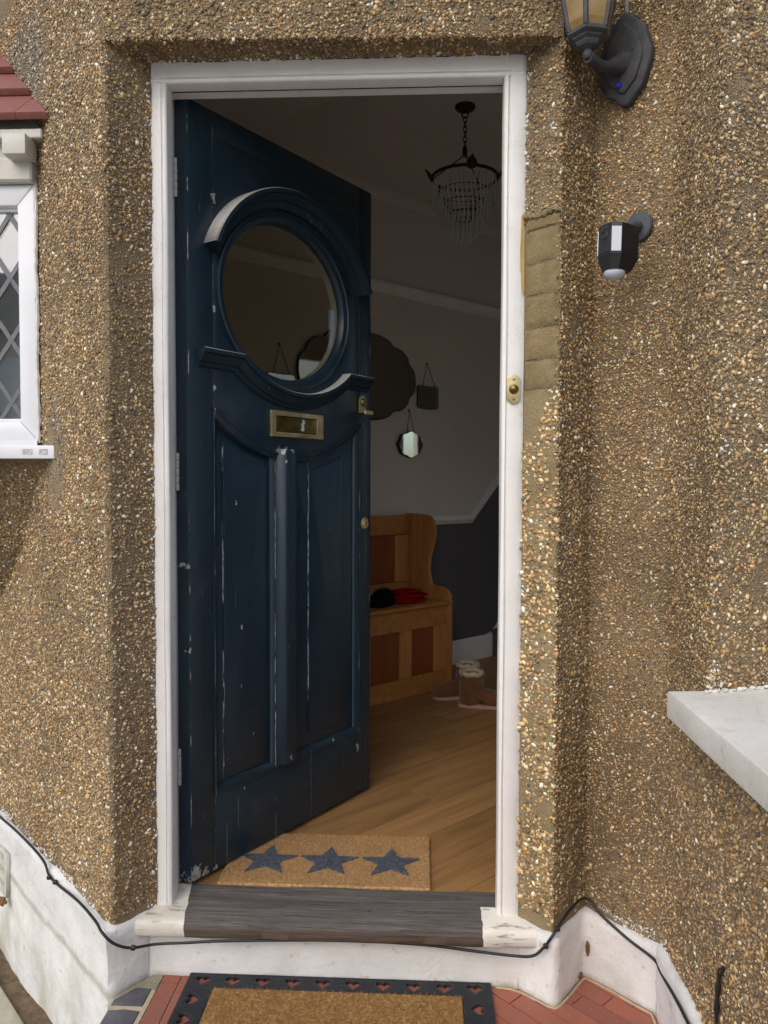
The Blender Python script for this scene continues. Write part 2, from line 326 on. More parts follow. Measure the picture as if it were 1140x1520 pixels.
def lathe(bm, prof, seg=16, mat=None, squash=1):
    rows = []
    for r, z in prof:
        rows.append([bm.verts.new((max(r, 1e-5)*math.cos(2*math.pi*k/seg), squash*max(r, 1e-5)*math.sin(2*math.pi*k/seg), z)) for k in range(seg)])
    for a, b in zip(rows, rows[1:]):
        for k in range(seg): bm.faces.new((a[k], a[(k+1) % seg], b[(k+1) % seg], b[k]))
    bm.faces.new(rows[0][::-1]); bm.faces.new(rows[-1])
    vs = [v for r in rows for v in r]
    if mat is not None: bmesh.ops.transform(bm, matrix=mat, verts=vs)
    return vs
def catmull(P, k=6, closed=False):
    P = [Vector(p) for p in P]; n = len(P); out = []
    for i in range(n if closed else n-1):
        p0, p1, p2, p3 = (P[(i-1) % n], P[i], P[(i+1) % n], P[(i+2) % n]) if closed else (P[max(i-1, 0)], P[i], P[i+1], P[min(i+2, n-1)])
        for j in range(k):
            t = j/k; out.append(.5*((2*p1)+(p2-p0)*t+(2*p0-5*p1+4*p2-p3)*t*t+(3*p1-p0-3*p2+p3)*t**3))
    if not closed: out.append(P[-1])
    return out
def tube(bm, pts, r, seg=8, closed=False):
    pts = [Vector(p) for p in pts]; rows = []; n = len(pts); nrm = None
    for i, p in enumerate(pts):
        t = (pts[(i+1) % n]-pts[i-1]) if closed else (pts[min(i+1, n-1)]-pts[max(i-1, 0)]); t.normalize()
        if nrm is None: nrm = t.orthogonal().normalized()
        nrm = (nrm-t*nrm.dot(t)).normalized(); b = t.cross(nrm); rr = r(i/(n-1)) if callable(r) else r
        rows.append([bm.verts.new(p+(nrm*math.cos(2*math.pi*k/seg)+b*math.sin(2*math.pi*k/seg))*rr) for k in range(seg)])
    for i in range(n if closed else n-1):
        a, b = rows[i], rows[(i+1) % n]
        for k in range(seg): bm.faces.new((a[k], a[(k+1) % seg], b[(k+1) % seg], b[k]))
    if not closed: bm.faces.new(rows[0][::-1]); bm.faces.new(rows[-1])
def sweep(bm, path, prof, closed=False, put=None):
    """sweep a moulding profile [(offset, proud)] along a 2D path with mitred corners; put maps (x, proud, z) to 3D"""
    P = [Vector((p[0], p[1])) for p in path]; n = len(P); rows = []
    for i in range(n):
        def nn(a, b): d = (b-a).normalized(); return Vector((-d.y, d.x))
        if closed: n1, n2 = nn(P[i-1], P[i]), nn(P[i], P[(i+1) % n])
        else: n1 = nn(P[max(i-1, 0)], P[max(i-1, 0)+1]); n2 = nn(P[min(i, n-2)], P[min(i, n-2)+1])
        m = (n1+n2).normalized(); m = m/max(.3, m.dot(n1))
        rows.append([bm.verts.new(put(P[i].x+m.x*o, h, P[i].y+m.y*o)) for o, h in prof])
    k = len(prof)
    for i in range(n if closed else n-1):
        a, b = rows[i], rows[(i+1) % n]
        for j in range(k): bm.faces.new((a[j], a[(j+1) % k], b[(j+1) % k], b[j]))
    if not closed: bm.faces.new(rows[0][::-1]); bm.faces.new(rows[-1])
def shape(outer, holes, d, bev=0, mapf=None):
    """flat plate with holes as a mesh: thickness d, rounded edges bev; mapf maps (x, y, h) with h in 0..d"""
    cu = bpy.data.curves.new('tmp', 'CURVE'); cu.dimensions = '2D'; cu.fill_mode = 'BOTH'
    for pts in [outer]+list(holes):
        sp = cu.splines.new('POLY'); sp.points.add(len(pts)-1); sp.use_cyclic_u = True
        for p, q in zip(sp.points, pts): p.co = (q[0], q[1], 0, 1)
    cu.extrude = max(d/2-bev, 1e-4); cu.bevel_depth = bev; cu.bevel_resolution = 1; cu.offset = -bev
    o = bpy.data.objects.new('tmp', cu); me = bpy.data.meshes.new_from_object(o); bpy.data.objects.remove(o); bpy.data.curves.remove(cu)
    n = len(me.vertices); co = np.empty(n*3, np.float32); me.vertices.foreach_get('co', co); co = co.reshape(n, 3)
    if mapf is not None: co = np.array([mapf(x, y, h+d/2) for x, y, h in co], np.float32)
    me.vertices.foreach_set('co', co.ravel())
    bm = bmesh.new(); bm.from_mesh(me); bmesh.ops.remove_doubles(bm, verts=bm.verts, dist=1e-5); bpy.data.meshes.remove(me); return bm
def ell(cx, cz, a, b, n=64, t0=0, t1=360):
    return [(cx+a*math.cos(R(t0+(t1-t0)*i/(n if t1-t0 == 360 else n-1))), cz+b*math.sin(R(t0+(t1-t0)*i/(n if t1-t0 == 360 else n-1)))) for i in range(n)]
def frame_mat(o, u, n):
    """matrix with local x=u, local y=n (outward), local z up"""
    u = Vector(u).normalized(); n = Vector(n).normalized(); w = Vector((0, 0, 1)); m = Matrix.Identity(4)
    for i in range(3): m[i][0], m[i][1], m[i][2] = u[i], n[i], w[i]
    m.translation = o; return m
def wnoise(P, s, seed=0, octs=3):
    """cheap smooth numpy noise in about -1..1"""
    q = np.random.default_rng(seed); out = np.zeros(len(P)); amp = 1; tot = 0
    for o in range(octs):
        for _ in range(4):
            d = q.normal(size=3); d /= np.linalg.norm(d); out += amp*np.sin(P@d*s*(.7+.6*q.random())+q.random()*6.28)/2.2
        tot += amp; amp *= .55; s *= 2.1
    return out/tot

# ------------------------------------------------------------------ ground
bm = bmesh.new(); bmesh.ops.create_grid(bm, x_segments=2, y_segments=2, size=4000); bmesh.ops.translate(bm, vec=(0, -20, -.30), verts=bm.verts)
obj('ground', bm, 'ground', sm=0)['kind'] = 'structure'
q = 2**-.5
def Lp(t, off=0, z=0): return (-.745-t*q-off*q, -.092+t*q-off*q, z)      # along the diagonal left wall, off = out from it
bm = bmesh.new(); pts = [Lp(-.2, .0)[:2], Lp(2.2, .0)[:2], Lp(2.2, .075)[:2], Lp(-.2, .075)[:2]]
prism(bm, pts, -.299, -.287); obj('soil', bm, 'soil', sm=0)['kind'] = 'structure'
bm = bmesh.new(); prism(bm, [Lp(2.2, .075)[:2], Lp(2.2, 1.6)[:2], Lp(-1.2, 1.6)[:2], Lp(-1.2, .075)[:2]], -.298, -.270, bev=.006)
obj('path', bm, 'path', sm=0)['kind'] = 'structure'

# ------------------------------------------------------------------ house wall
wall = thing('house_wall', 'brown pebbledashed house wall with white painted plinth around the blue front door', 'wall')
AR = (-.737, -.100); FL = (-.663, 0.0); FR = (.247, 0.0); AR2 = (.320, -.070); IN = (.420, .051); FO = (.566, -.095); CR = (.566, -.370); TOPZ = 3.1; HEADZ = 2.258
def wallpiece(pts, z0, z1):
    bm = bmesh.new(); prism(bm, pts, z0, z1); return obj('rendered_wall', bm, 'mortar', wall, sm=0)
Lx = lambda x: (x, -.837-x)
wallpiece([Lx(-1.085), (AR[0]-.006, AR[1]+.006), (AR[0]+.004, AR[1]+.0065), FL, (-.663, .10), (-.70, .13), (-.94, .372)], -.30, HEADZ)
wallpiece([Lx(-2.1), Lx(-1.085), (-.94, .372), (-1.95, 1.382)], -.30, 1.300)
wallpiece([Lx(-2.1), Lx(-1.085), (-.94, .372), (-1.95, 1.382)], 2.165, HEADZ)
wallpiece([Lx(-2.1), AR, AR2, IN, (.35, .14), (-.70, .14), (-1.95, 1.382)], HEADZ, TOPZ)
wallpiece([FR, AR2, IN, (.36, .15), (.247, .10)], -.05, HEADZ)
wallpiece([(IN[0], IN[1]+.0005), FO, CR, (.76, -.305), (1.0, -.22), (.95, -.13), (.68, -.21), (.56, -.03), (.40, .155)], -.05, TOPZ)
wallpiece([(.566, -.3705), (.566, -2.3), (.80, -2.3), (.80, -.3)], -.05, .775)
# corbel under the left bay: curved render running back into the diagonal wall
cprof = [(.185, 1.30), (.20, 1.288), (.235, 1.25), (.285, 1.16), (.34, 1.05), (.42, .955), (.51, .865), (.62, .80)]
bm = bmesh.new(); rows = []
for y, z in cprof: rows.append([bm.verts.new((x, y, z)) for x in (-2.1, -.837-y)])
for a, b in zip(rows, rows[1:]): bm.faces.new((a[0], b[0], b[1], a[1]))
bt = [bm.verts.new((x, .75, 1.30)) for x in (-2.1, -1.5)]; bm.faces.new((rows[0][0], rows[0][1], bt[1], bt[0]))
obj('rendered_corbel', bm, 'mortar', wall, sm=60)

# pebbles: real crushed-flint stones bedded in the mortar
PAL = np.array([srgb(*c)[:3] for c in ((224, 206, 170), (198, 168, 124), (186, 150, 98), (138, 108, 76), (152, 116, 82), (140, 130, 114), (94, 84, 72), (236, 230, 214), (172, 142, 102), (114, 96, 72), (156, 132, 98), (182, 158, 122))])
PW = np.array([.07, .13, .11, .14, .06, .08, .08, .025, .12, .11, .05, .025]); PW = PW/PW.sum()
bm = bmesh.new(); bmesh.ops.create_icosphere(bm, subdivisions=1, radius=1); bm.verts.ensure_lookup_table()
ICO_V = np.array([v.co for v in bm.verts]); ICO_F = np.array([[v.index for v in f.verts] for f in bm.faces]); bm.free()
OCT_V = np.array([(1, 0, 0), (-1, 0, 0), (0, 1, 0), (0, -1, 0), (0, 0, 1), (0, 0, -1)], float); OCT_F = np.array([(0, 2, 4), (2, 1, 4), (1, 3, 4), (3, 0, 4), (2, 0, 5), (1, 2, 5), (3, 1, 5), (0, 3, 5)])
PB = []
def scatter(O, U, V, lu, lv, dens, mask=None, size=(.0025, .0052), bright=1.0, warm=0, kind='ico'):
    """bed stones on the rectangle O + u*U + v*V; mask(u, v) keeps some"""
    O, U, V = (np.array(a, float) for a in (O, U, V)); U /= np.linalg.norm(U); V /= np.linalg.norm(V); Nn = np.cross(U, V)
    st = dens**-.5; nu, nv = max(1, int(lu/st)), max(1, int(lv/st))
    uu, vv = np.meshgrid((np.arange(nu)+.5)/nu*lu, (np.arange(nv)+.5)/nv*lv); uu = uu.ravel(); vv = vv.ravel()
    uu = uu+(rng.random(len(uu))-.5)*st*1.3; vv = vv+(rng.random(len(vv))-.5)*st*1.3
    if mask is not None: k = mask(uu, vv); uu, vv = uu[k], vv[k]
    P = O+uu[:, None]*U+vv[:, None]*V
    PB.append((P, U, V, Nn, size, bright, warm, kind))
def build_pebbles(name, parent):
    VV, FF, CC = [], [], []; base = 0
    for (P, U, V, Nn, size, bright, warm, kind) in PB:
        P = P[~bald(P)] if kind == 'ico' else P; n = len(P)
        if not n: continue
        TV, TF = (ICO_V, ICO_F) if kind == 'ico' else (OCT_V, OCT_F)
        nt_ = 14; T = TV[None]*(1+rng.normal(size=(nt_, len(TV), 1))*.16)+rng.normal(size=(nt_, len(TV), 3))*.08
        th = rng.random(n)*6.283; tl = rng.normal(size=(n, 2))*.28
        c = Nn+tl[:, :1]*U+tl[:, 1:]*V; c /= np.linalg.norm(c, axis=1, keepdims=True)
        a = np.cos(th)[:, None]*U+np.sin(th)[:, None]*V; a -= c*(a*c).sum(1, keepdims=True); a /= np.linalg.norm(a, axis=1, keepdims=True)
        b = np.cross(c, a)
        s = size[0]+(size[1]-size[0])*1.35*rng.random(n)**2.4
        sa = s*(.95+.55*rng.random(n)); sb = s*(.6+.35*rng.random(n)); sc = s*(.45+.3*rng.random(n))
        t = T[rng.integers(0, nt_, n)]
        vv = P[:, None]+t[:, :, :1]*(sa[:, None]*a)[:, None]+t[:, :, 1:2]*(sb[:, None]*b)[:, None]+t[:, :, 2:]*(sc[:, None]*c)[:, None]+(Nn*(sc*.25)[:, None])[:, None]
        col = PAL[rng.choice(len(PAL), n, p=PW)]*(.8+.4*rng.random((n, 1)))
        col = col*.92+np.array(srgb(160, 136, 100)[:3])*.08
        lum = col.mean(1, keepdims=True)
        gr = np.clip(wnoise(P, 5.0, 3)*.9+.05, 0, 1)[:, None]*.15                   # sooty, greyed areas of the weathered wall
        gr = np.maximum(gr, grey_patch(P)[:, None]*.8)
        col = col*(1-gr)+(lum*np.array([.98, .90, .78]))*gr
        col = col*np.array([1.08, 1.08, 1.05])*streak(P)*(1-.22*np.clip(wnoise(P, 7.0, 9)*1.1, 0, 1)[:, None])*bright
        if warm: col = col*np.array([1.0+.1*warm, 1.0, 1-.16*warm])
        x_, y_, z_ = P.T; rr = rng.random(n); wv = wnoise(P, 30, 91)               # brushed-over stones beside the painted plinth and frame
        wh = (z_ < .178+.012*wv) & (rr < .55)
        wh |= (np.abs(x_+.666) < .006) & (y_ > -.02) & (z_ < 2.3) & (rr < .16)
        wh |= (np.abs(x_-.247) < .006) & (y_ > -.012) & (z_ > 1.87) & (rr < .5)
        wh |= (z_ > 2.25) & (z_ < 2.2585) & (y_ > -.012) & (x_ < .25) & (rr < .35)
        wh |= (np.hypot((x_-.300)/.006, (z_-2.06)/.016) < 1) & (y_ < -.03)
        wh |= (np.hypot((y_+.36)/.008, (z_-1.31)/.018) < 1) & (x_ > .55) & (rr < .25)
        col[wh] = np.array(srgb(222, 220, 216)[:3])
        VV.append(vv.reshape(-1, 3)); k = len(TV)
        FF.append((TF[None]+(np.arange(n)*k)[:, None, None]+base).reshape(-1, 3)); base += n*k
        CC.append(np.repeat(np.clip(col, 0, .85), k, axis=0))
    VV = np.concatenate(VV).astype(np.float32); FF = np.concatenate(FF).astype(np.int32); CC = np.concatenate(CC)
    me = bpy.data.meshes.new(name); me.vertices.add(len(VV)); me.vertices.foreach_set('co', VV.ravel())
    me.loops.add(FF.size); me.loops.foreach_set('vertex_index', FF.ravel()); me.polygons.add(len(FF)); me.polygons.foreach_set('loop_start', np.arange(0, FF.size, 3, dtype=np.int32))
    me.update(calc_edges=True)
    ca = me.color_attributes.new('stone', 'FLOAT_COLOR', 'POINT'); ca.data.foreach_set('color', np.hstack([CC, np.ones((len(CC), 1))]).astype(np.float32).ravel())
    PB.clear(); print(name, len(FF), 'tris')
    return obj(name, me, 'pebble', parent, sm=0, kind='stuff')
def streak(P):
    Q = P*np.array([1, 1, .10]); Q2 = P*np.array([1, 1, .35])
    return (1-.16*np.clip(wnoise(Q, 26, 61)*1.3, 0, 1)-.14*np.clip(wnoise(Q2, 11, 62)*1.4-.1, 0, 1))[:, None]*np.array([1.0, 1.0, .98])
def bald(P): return wnoise(P, 34, 71)+.6*wnoise(P, 90, 72) > .92
def edge_stones(p0, p1, N_, n, size=(.0024, .0058), bright=1.0):
    """ragged stones clinging along an arris"""
    p0, p1, N_ = (np.array(a, float) for a in (p0, p1, N_)); d = p1-p0; d /= np.linalg.norm(d); U = np.cross(d, N_); U /= np.linalg.norm(U)
    t = rng.random(n); P = p0+(p1-p0)*t[:, None]; w = wnoise(P*np.array([1, 1, 1.]), 40, 81)
    P = P+N_*(rng.normal(size=(n, 1))*.0022+.0012*w[:, None]-.0008)+U*rng.normal(size=(n, 1))*.005
    PB.append((P, U, d, N_, size, bright, 0, 'ico'))
def grey_patch(P):
    x, y, z = P.T; w = wnoise(P, 14, 5)*.05
    a = np.clip(1-np.hypot((x+1.12)/.16, (z-2.36)/.22)+w*3, 0, 1)*2            # cement smear above the little tiled roof
    b = np.clip(1-np.hypot((x+.985)/.055, (z-1.31)/.15)+w*4, 0, 1)*2          # filler beside the left sill
    return np.clip(np.maximum(a, b), 0, 1)
def wallside(p0, p1, z0, z1, dens=15000, mask=None, fine=26000, **k):
    U = (p1[0]-p0[0], p1[1]-p0[1], 0); l = math.hypot(U[0], U[1]); O = (p0[0], p0[1], z0)
    def m2(u, v): return rng.random(len(u)) < 1.0 if mask is None else mask(u, v)
    scatter(O, U, (0, 0, 1), l, z1-z0, dens, m2, **k)
    if fine: scatter(O, U, (0, 0, 1), l, z1-z0, fine, m2, size=(.0013, .0029), kind='oct', **{a: b for a, b in k.items() if a in ('bright', 'warm')})
rag = lambda u, z0, v: v > .012+.012*np.sin(u*37)+.008*np.sin(u*91+1)
l0 = Lx(-1.52)
ll = (-.745+1.52)*2**.5
def lmask(u, v):                                    # left wall: leave out what the bay hides, and the bare filler patch
    x = -1.52+u*q; z = v+.15
    hid = (x < -1.075) & (z > .9) & (z < 2.2) & ((x+1.075)*-1 > (1.27-z)*.9)
    P = np.stack([x, -.837-x, z], 1)
    bare = (np.hypot((x+.995)/.05, (z-1.30)/.14)+wnoise(P, 30, 8)*.3 < .9) & (rng.random(len(u)) < .8)
    return ~hid & ~bare & rag(u, 0, v)
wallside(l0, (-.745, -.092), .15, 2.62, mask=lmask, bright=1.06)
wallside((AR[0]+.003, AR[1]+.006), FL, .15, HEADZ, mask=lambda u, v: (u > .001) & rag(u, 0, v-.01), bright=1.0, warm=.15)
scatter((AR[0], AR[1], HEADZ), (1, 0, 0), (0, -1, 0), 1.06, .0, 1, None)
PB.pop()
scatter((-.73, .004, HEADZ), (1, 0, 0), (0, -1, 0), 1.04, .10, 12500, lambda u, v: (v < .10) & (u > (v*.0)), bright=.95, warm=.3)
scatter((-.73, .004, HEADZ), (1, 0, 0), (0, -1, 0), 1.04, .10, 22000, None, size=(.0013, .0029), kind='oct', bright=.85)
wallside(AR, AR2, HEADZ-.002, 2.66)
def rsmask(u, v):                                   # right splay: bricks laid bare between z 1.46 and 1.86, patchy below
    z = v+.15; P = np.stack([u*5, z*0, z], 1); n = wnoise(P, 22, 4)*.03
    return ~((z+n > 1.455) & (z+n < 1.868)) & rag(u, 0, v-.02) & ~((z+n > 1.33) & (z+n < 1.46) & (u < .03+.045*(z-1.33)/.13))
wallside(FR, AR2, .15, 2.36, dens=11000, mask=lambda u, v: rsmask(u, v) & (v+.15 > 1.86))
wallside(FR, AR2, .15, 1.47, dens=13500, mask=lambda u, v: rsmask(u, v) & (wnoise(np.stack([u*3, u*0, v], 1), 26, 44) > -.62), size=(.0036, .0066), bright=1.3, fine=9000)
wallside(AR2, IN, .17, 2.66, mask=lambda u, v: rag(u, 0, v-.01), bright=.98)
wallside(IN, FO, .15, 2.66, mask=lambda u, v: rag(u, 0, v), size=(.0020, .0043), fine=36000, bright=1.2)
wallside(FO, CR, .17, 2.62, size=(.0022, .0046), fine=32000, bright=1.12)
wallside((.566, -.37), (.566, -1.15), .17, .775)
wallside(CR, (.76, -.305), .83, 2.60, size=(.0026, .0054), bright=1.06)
for (y0, z0), (y1, z1) in zip(cprof, cprof[1:]):
    d = (0, y0-y1, z0-z1); l = math.hypot(d[1], d[2])
    if z0 > 1.29: continue
    mk = (lambda y1, sy: lambda u, v: (-1.62+u < -.837-(y1+v*sy)))(y1, d[1]/l)
    scatter((-1.62, y1, z1), (1, 0, 0), d, .75, l, 12500, mk, bright=.9); scatter((-1.62, y1, z1), (1, 0, 0), d, .75, l, 22000, mk, size=(.0013, .0029), kind='oct', bright=.9)
B1 = (-.96, .28, 0)
for p_, Nn_, z0_, z1_ in ((AR, (-.1, -1, 0), .17, HEADZ), (AR2, (0.15, -1, 0), .19, 2.66), (CR, (-.9, -.6, 0), .84, 2.6), (FO, (-.95, -.3, 0), .19, 2.6)):
    nn_ = np.array(Nn_, float); nn_ /= np.linalg.norm(nn_); edge_stones((*p_, z0_), (*p_, z1_), nn_, int((z1_-z0_)*230), (.0018, .0040))
edge_stones((*AR, HEADZ), (*AR2, HEADZ), np.array([0, -.7, -.7]), 300, (.002, .0045))
build_pebbles('pebbles', wall)

# bare bricks in the right splay
Us = Vector((AR2[0]-FR[0], AR2[1]-FR[1], 0)); Ls = Us.length; Us.normalize(); Ns = Vector((Us.y, -Us.x, 0))
fm = frame_mat((FR[0], FR[1], 0), Us, Ns)
zs = [1.462, 1.531, 1.605, 1.684, 1.758, 1.836, 1.866]
for i, (a, b) in enumerate(zip(zs, zs[1:])):
    bm = bmesh.new(); bmesh.ops.create_grid(bm, x_segments=10, y_segments=8, size=.5)
    w = Ls-.006-random.random()*.004; h = b-a-.0035
    bm.verts.ensure_lookup_table()
    P = np.array([v.co for v in bm.verts]); nz_ = wnoise(P*.07+i*3.3, 160, 20+i)
    for v, k in zip(bm.verts, nz_):
        ed = max(abs(v.co.x), abs(v.co.y))*2; v.co = Vector(((v.co.x+.5)*w+.004+.0012*k, .0042-(.0038 if ed > .98 else 0)+.0015*k, a+.00175+(v.co.y+.5)*h+.0013*k))
    bmesh.ops.transform(bm, matrix=fm, verts=bm.verts); obj('brick', bm, 'brick', wall, sm=60)

bm = bmesh.new(); pts = []
for i in range(28):
    t_ = i/27; p = Vector((FR[0], FR[1], 0))+Us*(t_*(Ls+.002))+Ns*.0035; pts.append((p.x, p.y, 1.870+.004*math.sin(t_*9+1)+random.uniform(-.0025, .0025)))
tube(bm, pts, lambda t_: .0062+.0025*math.sin(t_*37)+random.uniform(-.001, .001), 7); obj('broken_render_lip', bm, 'mortar', wall, sm=60)
bm = bmesh.new(); nu_, nv_ = 9, 200; rows = []
for j in range(nv_+1):
    z = .145+1.316*j/nv_; rows.append([Vector((FR[0], FR[1], 0))+Us*(Ls*(.02+.955*i/nu_)+(.004*math.sin(z*41)+.003*math.sin(z*97) if i == nu_ else 0))+Vector((0, 0, z)) for i in range(nu_+1)])
PP = np.array([[tuple(p) for p in r] for r in rows]).reshape(-1, 3); dd = wnoise(PP, 45, 51)*.0012+wnoise(PP, 130, 52)*.0009+.0012
vs = [bm.verts.new(Vector(p)+Ns*d) for p, d in zip(PP, dd)]
for j in range(nv_):
    for i in range(nu_): a_ = j*(nu_+1)+i; bm.faces.new((vs[a_], vs[a_+1], vs[a_+nu_+2], vs[a_+nu_+1]))
obj('patch_render', bm, 'patchmortar', wall, sm=80)
# painted plinth
PL = [Lp(2.0, .012)[:2], Lp(.018, .014)[:2], (-.748, -.112), (-.728, -.098), (-.676, -.028), (-.655, -.0235), (.222, -.0235), (.244, -.030), (.306, -.078), (.321, -.090), (.336, -.078), (.407, .022), (.418, .030), (.432, .022), (.549, -.098), (.553, -.112), (.5525, -.40), (.5525, -2.2)]
def plinth_strip(pts, z0, z1, seedz, lump=.004, cap=.02):
    path = []
    for a, b in zip(pts, pts[1:]):
        d = math.hypot(b[0]-a[0], b[1]-a[1]); k = max(1, int(d/.02))
        for j in range(k): path.append((a[0]+(b[0]-a[0])*j/k, a[1]+(b[1]-a[1])*j/k))
    path.append(pts[-1]); n = len(path)
    nv = max(4, int((z1-z0)/.02)); V = []
    for i, (x, y) in enumerate(path):
        a = path[max(i-1, 0)]; b = path[min(i+1, n-1)]; tx, ty = b[0]-a[0], b[1]-a[1]; L = math.hypot(tx, ty) or 1; nx, ny = ty/L, -tx/L
        for j in range(nv+1):
            V.append((x, y, z0+(z1-z0)*j/nv, nx, ny, 0))
        V.append((x-nx*cap*.4, y-ny*cap*.4, z1+.004, 0, 0, 1)); V.append((x-nx*cap*1.6, y-ny*cap*1.6, z1+.008, 0, 0, 1))
    V = np.array(V); d = wnoise(V[:, :3], 24, seedz)*lump+wnoise(V[:, :3], 75, seedz+1)*lump*.3
    e = wnoise(V[:, :3], 60, seedz+2)*.007*np.clip((V[:, 2]-z1+.03)/.03, 0, 1)
    Q = V[:, :3]+V[:, 3:]*d[:, None]; Q[:, 2] += e
    bm = bmesh.new(); vs = [bm.verts.new(p) for p in Q]; k = nv+3
    for i in range(n-1):
        for j in range(k-1): bm.faces.new((vs[i*k+j], vs[(i+1)*k+j], vs[(i+1)*k+j+1], vs[i*k+j+1]))
    return bm
obj('plinth', plinth_strip(PL[:5], -.295, .158, 1, .006), 'plinth', wall, sm=80)
obj('plinth', plinth_strip(PL[4:8], -.02, .121, 2, .002), 'plinth', wall, sm=80)
obj('plinth', plinth_strip(PL[7:16], -.02, .158, 3, .0035), 'plinth', wall, sm=80)
obj('plinth', plinth_strip(PL[15:], -.02, .170, 4, .003), 'plinth', wall, sm=80)
for (px_, py_, pz_, w_, h_, nn_) in ((.4225, .0185, .078, .006, .018, (-q, -q, 0)), (.405, .012, .012, .009, .008, (.76, -.65, 0)),):
    bm = bmesh.new(); bmesh.ops.create_icosphere(bm, subdivisions=3, radius=1); P = np.array([v.co for v in bm.verts]); d_ = wnoise(P, 3, int(px_*900)+1400)*.35
    for v, k in zip(bm.verts, d_): v.co = Vector((v.co.x*w_*(1+k), v.co.y*.003, v.co.z*h_*(1+k)))
    tn = Vector((-nn_[1], nn_[0], 0)); bmesh.ops.transform(bm, matrix=frame_mat((px_, py_, pz_), tn, nn_), verts=bm.verts); obj('bare_chip', bm, 'leaf', wall, sm=60)
# air brick in the left plinth: a plate with three rows of real holes
holes = []
for r in range(3):
    for c_ in range(11): holes.append([(.018+c_*.0185, .014+r*.044), (.018+c_*.0185+.009, .014+r*.044), (.018+c_*.0185+.009, .014+r*.044+.028), (.018+c_*.0185, .014+r*.044+.028)])
abm = frame_mat(Lp(.750, .017, -.068), (-q, q, 0), (-q, -q, 0))
bm = shape([(0, 0), (.215, 0), (.215, .137), (0, .137)], holes, .014, .0015, lambda x, y, h: tuple(abm @ Vector((x, h-.006, y))))
ab = obj('air_brick', bm, 'terracotta', wall, sm=0)
bm = bmesh.new(); bx(bm, .004, .211, -.004, -.003, .004, .133, mat=abm); obj('vent_void', bm, 'darkslot', ab, sm=0)
# dead leaf caught on the air brick
bm = bmesh.new(); bmesh.ops.create_icosphere(bm, subdivisions=3, radius=1); P = np.array([v.co for v in bm.verts]); d = wnoise(P, 3.1, 77)*.4+wnoise(P, 8, 78)*.2
for v, k in zip(bm.verts, d): v.co = Vector((v.co.x*.024*(1+k), v.co.y*.010*(1+k*.6), v.co.z*.014*(1+k*1.2)))
bmesh.ops.transform(bm, matrix=frame_mat(Lp(.752, .034, -.075), (-q, q, 0), (-q, -q, 0)), verts=bm.verts)
tag(obj('dead_leaf', bm, 'leaf', sm=30), 'crumpled brown dead leaf caught against the air brick at far left', 'leaf')

# ------------------------------------------------------------------ door frame
df = thing('door_frame', 'white painted timber door frame with cracked flaking gloss', 'door frame')
JP = [(0, 0), (0, .0), ]
def jamb(x_out, x_in, sgn):
    """jamb section in (x, y); sgn +1 left jamb, -1 right"""
    s = sgn
    sec = [(x_out-s*.03, .012), (x_out, .003), (x_out+s*.004, 0), (x_in-s*.0145, 0), (x_in-s*.0135, .0035), (x_in-s*.012, .0035), (x_in-s*.011, .0005), (x_in-s*.008, -.0015), (x_in-s*.003, .0002), (x_in-s*.0005, .003), (x_in, .006), (x_in, .044), (x_in-s*.0145, .046), (x_in-s*.0145, .10), (x_in-s*.0145, .135), (x_out-s*.03, .135)]
    z0, z1 = .128, 2.2575; n = 110; bm = bmesh.new(); rows = []
    for i in range(n+1):
        z = z0+(z1-z0)*i/n; j = (random.random()-.5)*.003+.0025*math.sin(z*23+s)+.0015*math.sin(z*61)
        rows.append([bm.verts.new((x+(s*j if k in (1, 2) else 0)+.0006*math.sin(z*9+k), y, z)) for k, (x, y) in enumerate(sec)])
    for a, b in zip(rows, rows[1:]):
        for k in range(len(sec)): kk = (k+1) % len(sec); bm.faces.new((a[k], a[kk], b[kk], b[k]))
    bm.faces.new(rows[0][::-1]); bm.faces.new(rows[-1]); return bm
lj = obj('jamb', jamb(-.664, -.624, 1), 'frame', df, sm=50)
rj = obj('jamb', jamb(.240, .1945, -1), 'frame', df, sm=50)
# head: boards between the jambs
bm = bmesh.new(); n = 60; sec = [(2.2595, .01), (2.256, .0), (2.221, -.0008), (2.2205, .0025), (2.219, .0025), (2.218, -.0005), (2.214, -.0028), (2.209, -.001), (2.207, .004), (2.207, .040), (2.221, .041), (2.221, .055), (2.208, .056), (2.208, .080), (2.2595, .082)]; rows = []
for i in range(n+1):
    x = -.6615+(.2385+.6615)*i/n; j = (random.random()-.5)*.003
    xx = lambda k: x if k in (0, 1, 2) else min(max(x, -.6245), .195) if False else x
    rows.append([bm.verts.new((x, y, z+(j if k == 1 else 0))) for k, (z, y) in enumerate(sec)])
for a, b in zip(rows, rows[1:]):
    for k in range(len(sec)): kk = (k+1) % len(sec); bm.faces.new((a[k], a[kk], b[kk], b[k]))
bm.faces.new(rows[0][::-1]); bm.faces.new(rows[-1]); obj('head_rail', bm, 'frame', df, sm=50)
bm = bmesh.new(); bx(bm, -.624, .194, .0415, .0545, 2.2115, 2.2205); obj('draught_strip', bm, 'darkslot', df, sm=0)
bm = bmesh.new(); bx(bm, .212, .28, .1355, .148, .165, 2.255, .002); obj('inner_lining', bm, 'cream', df)
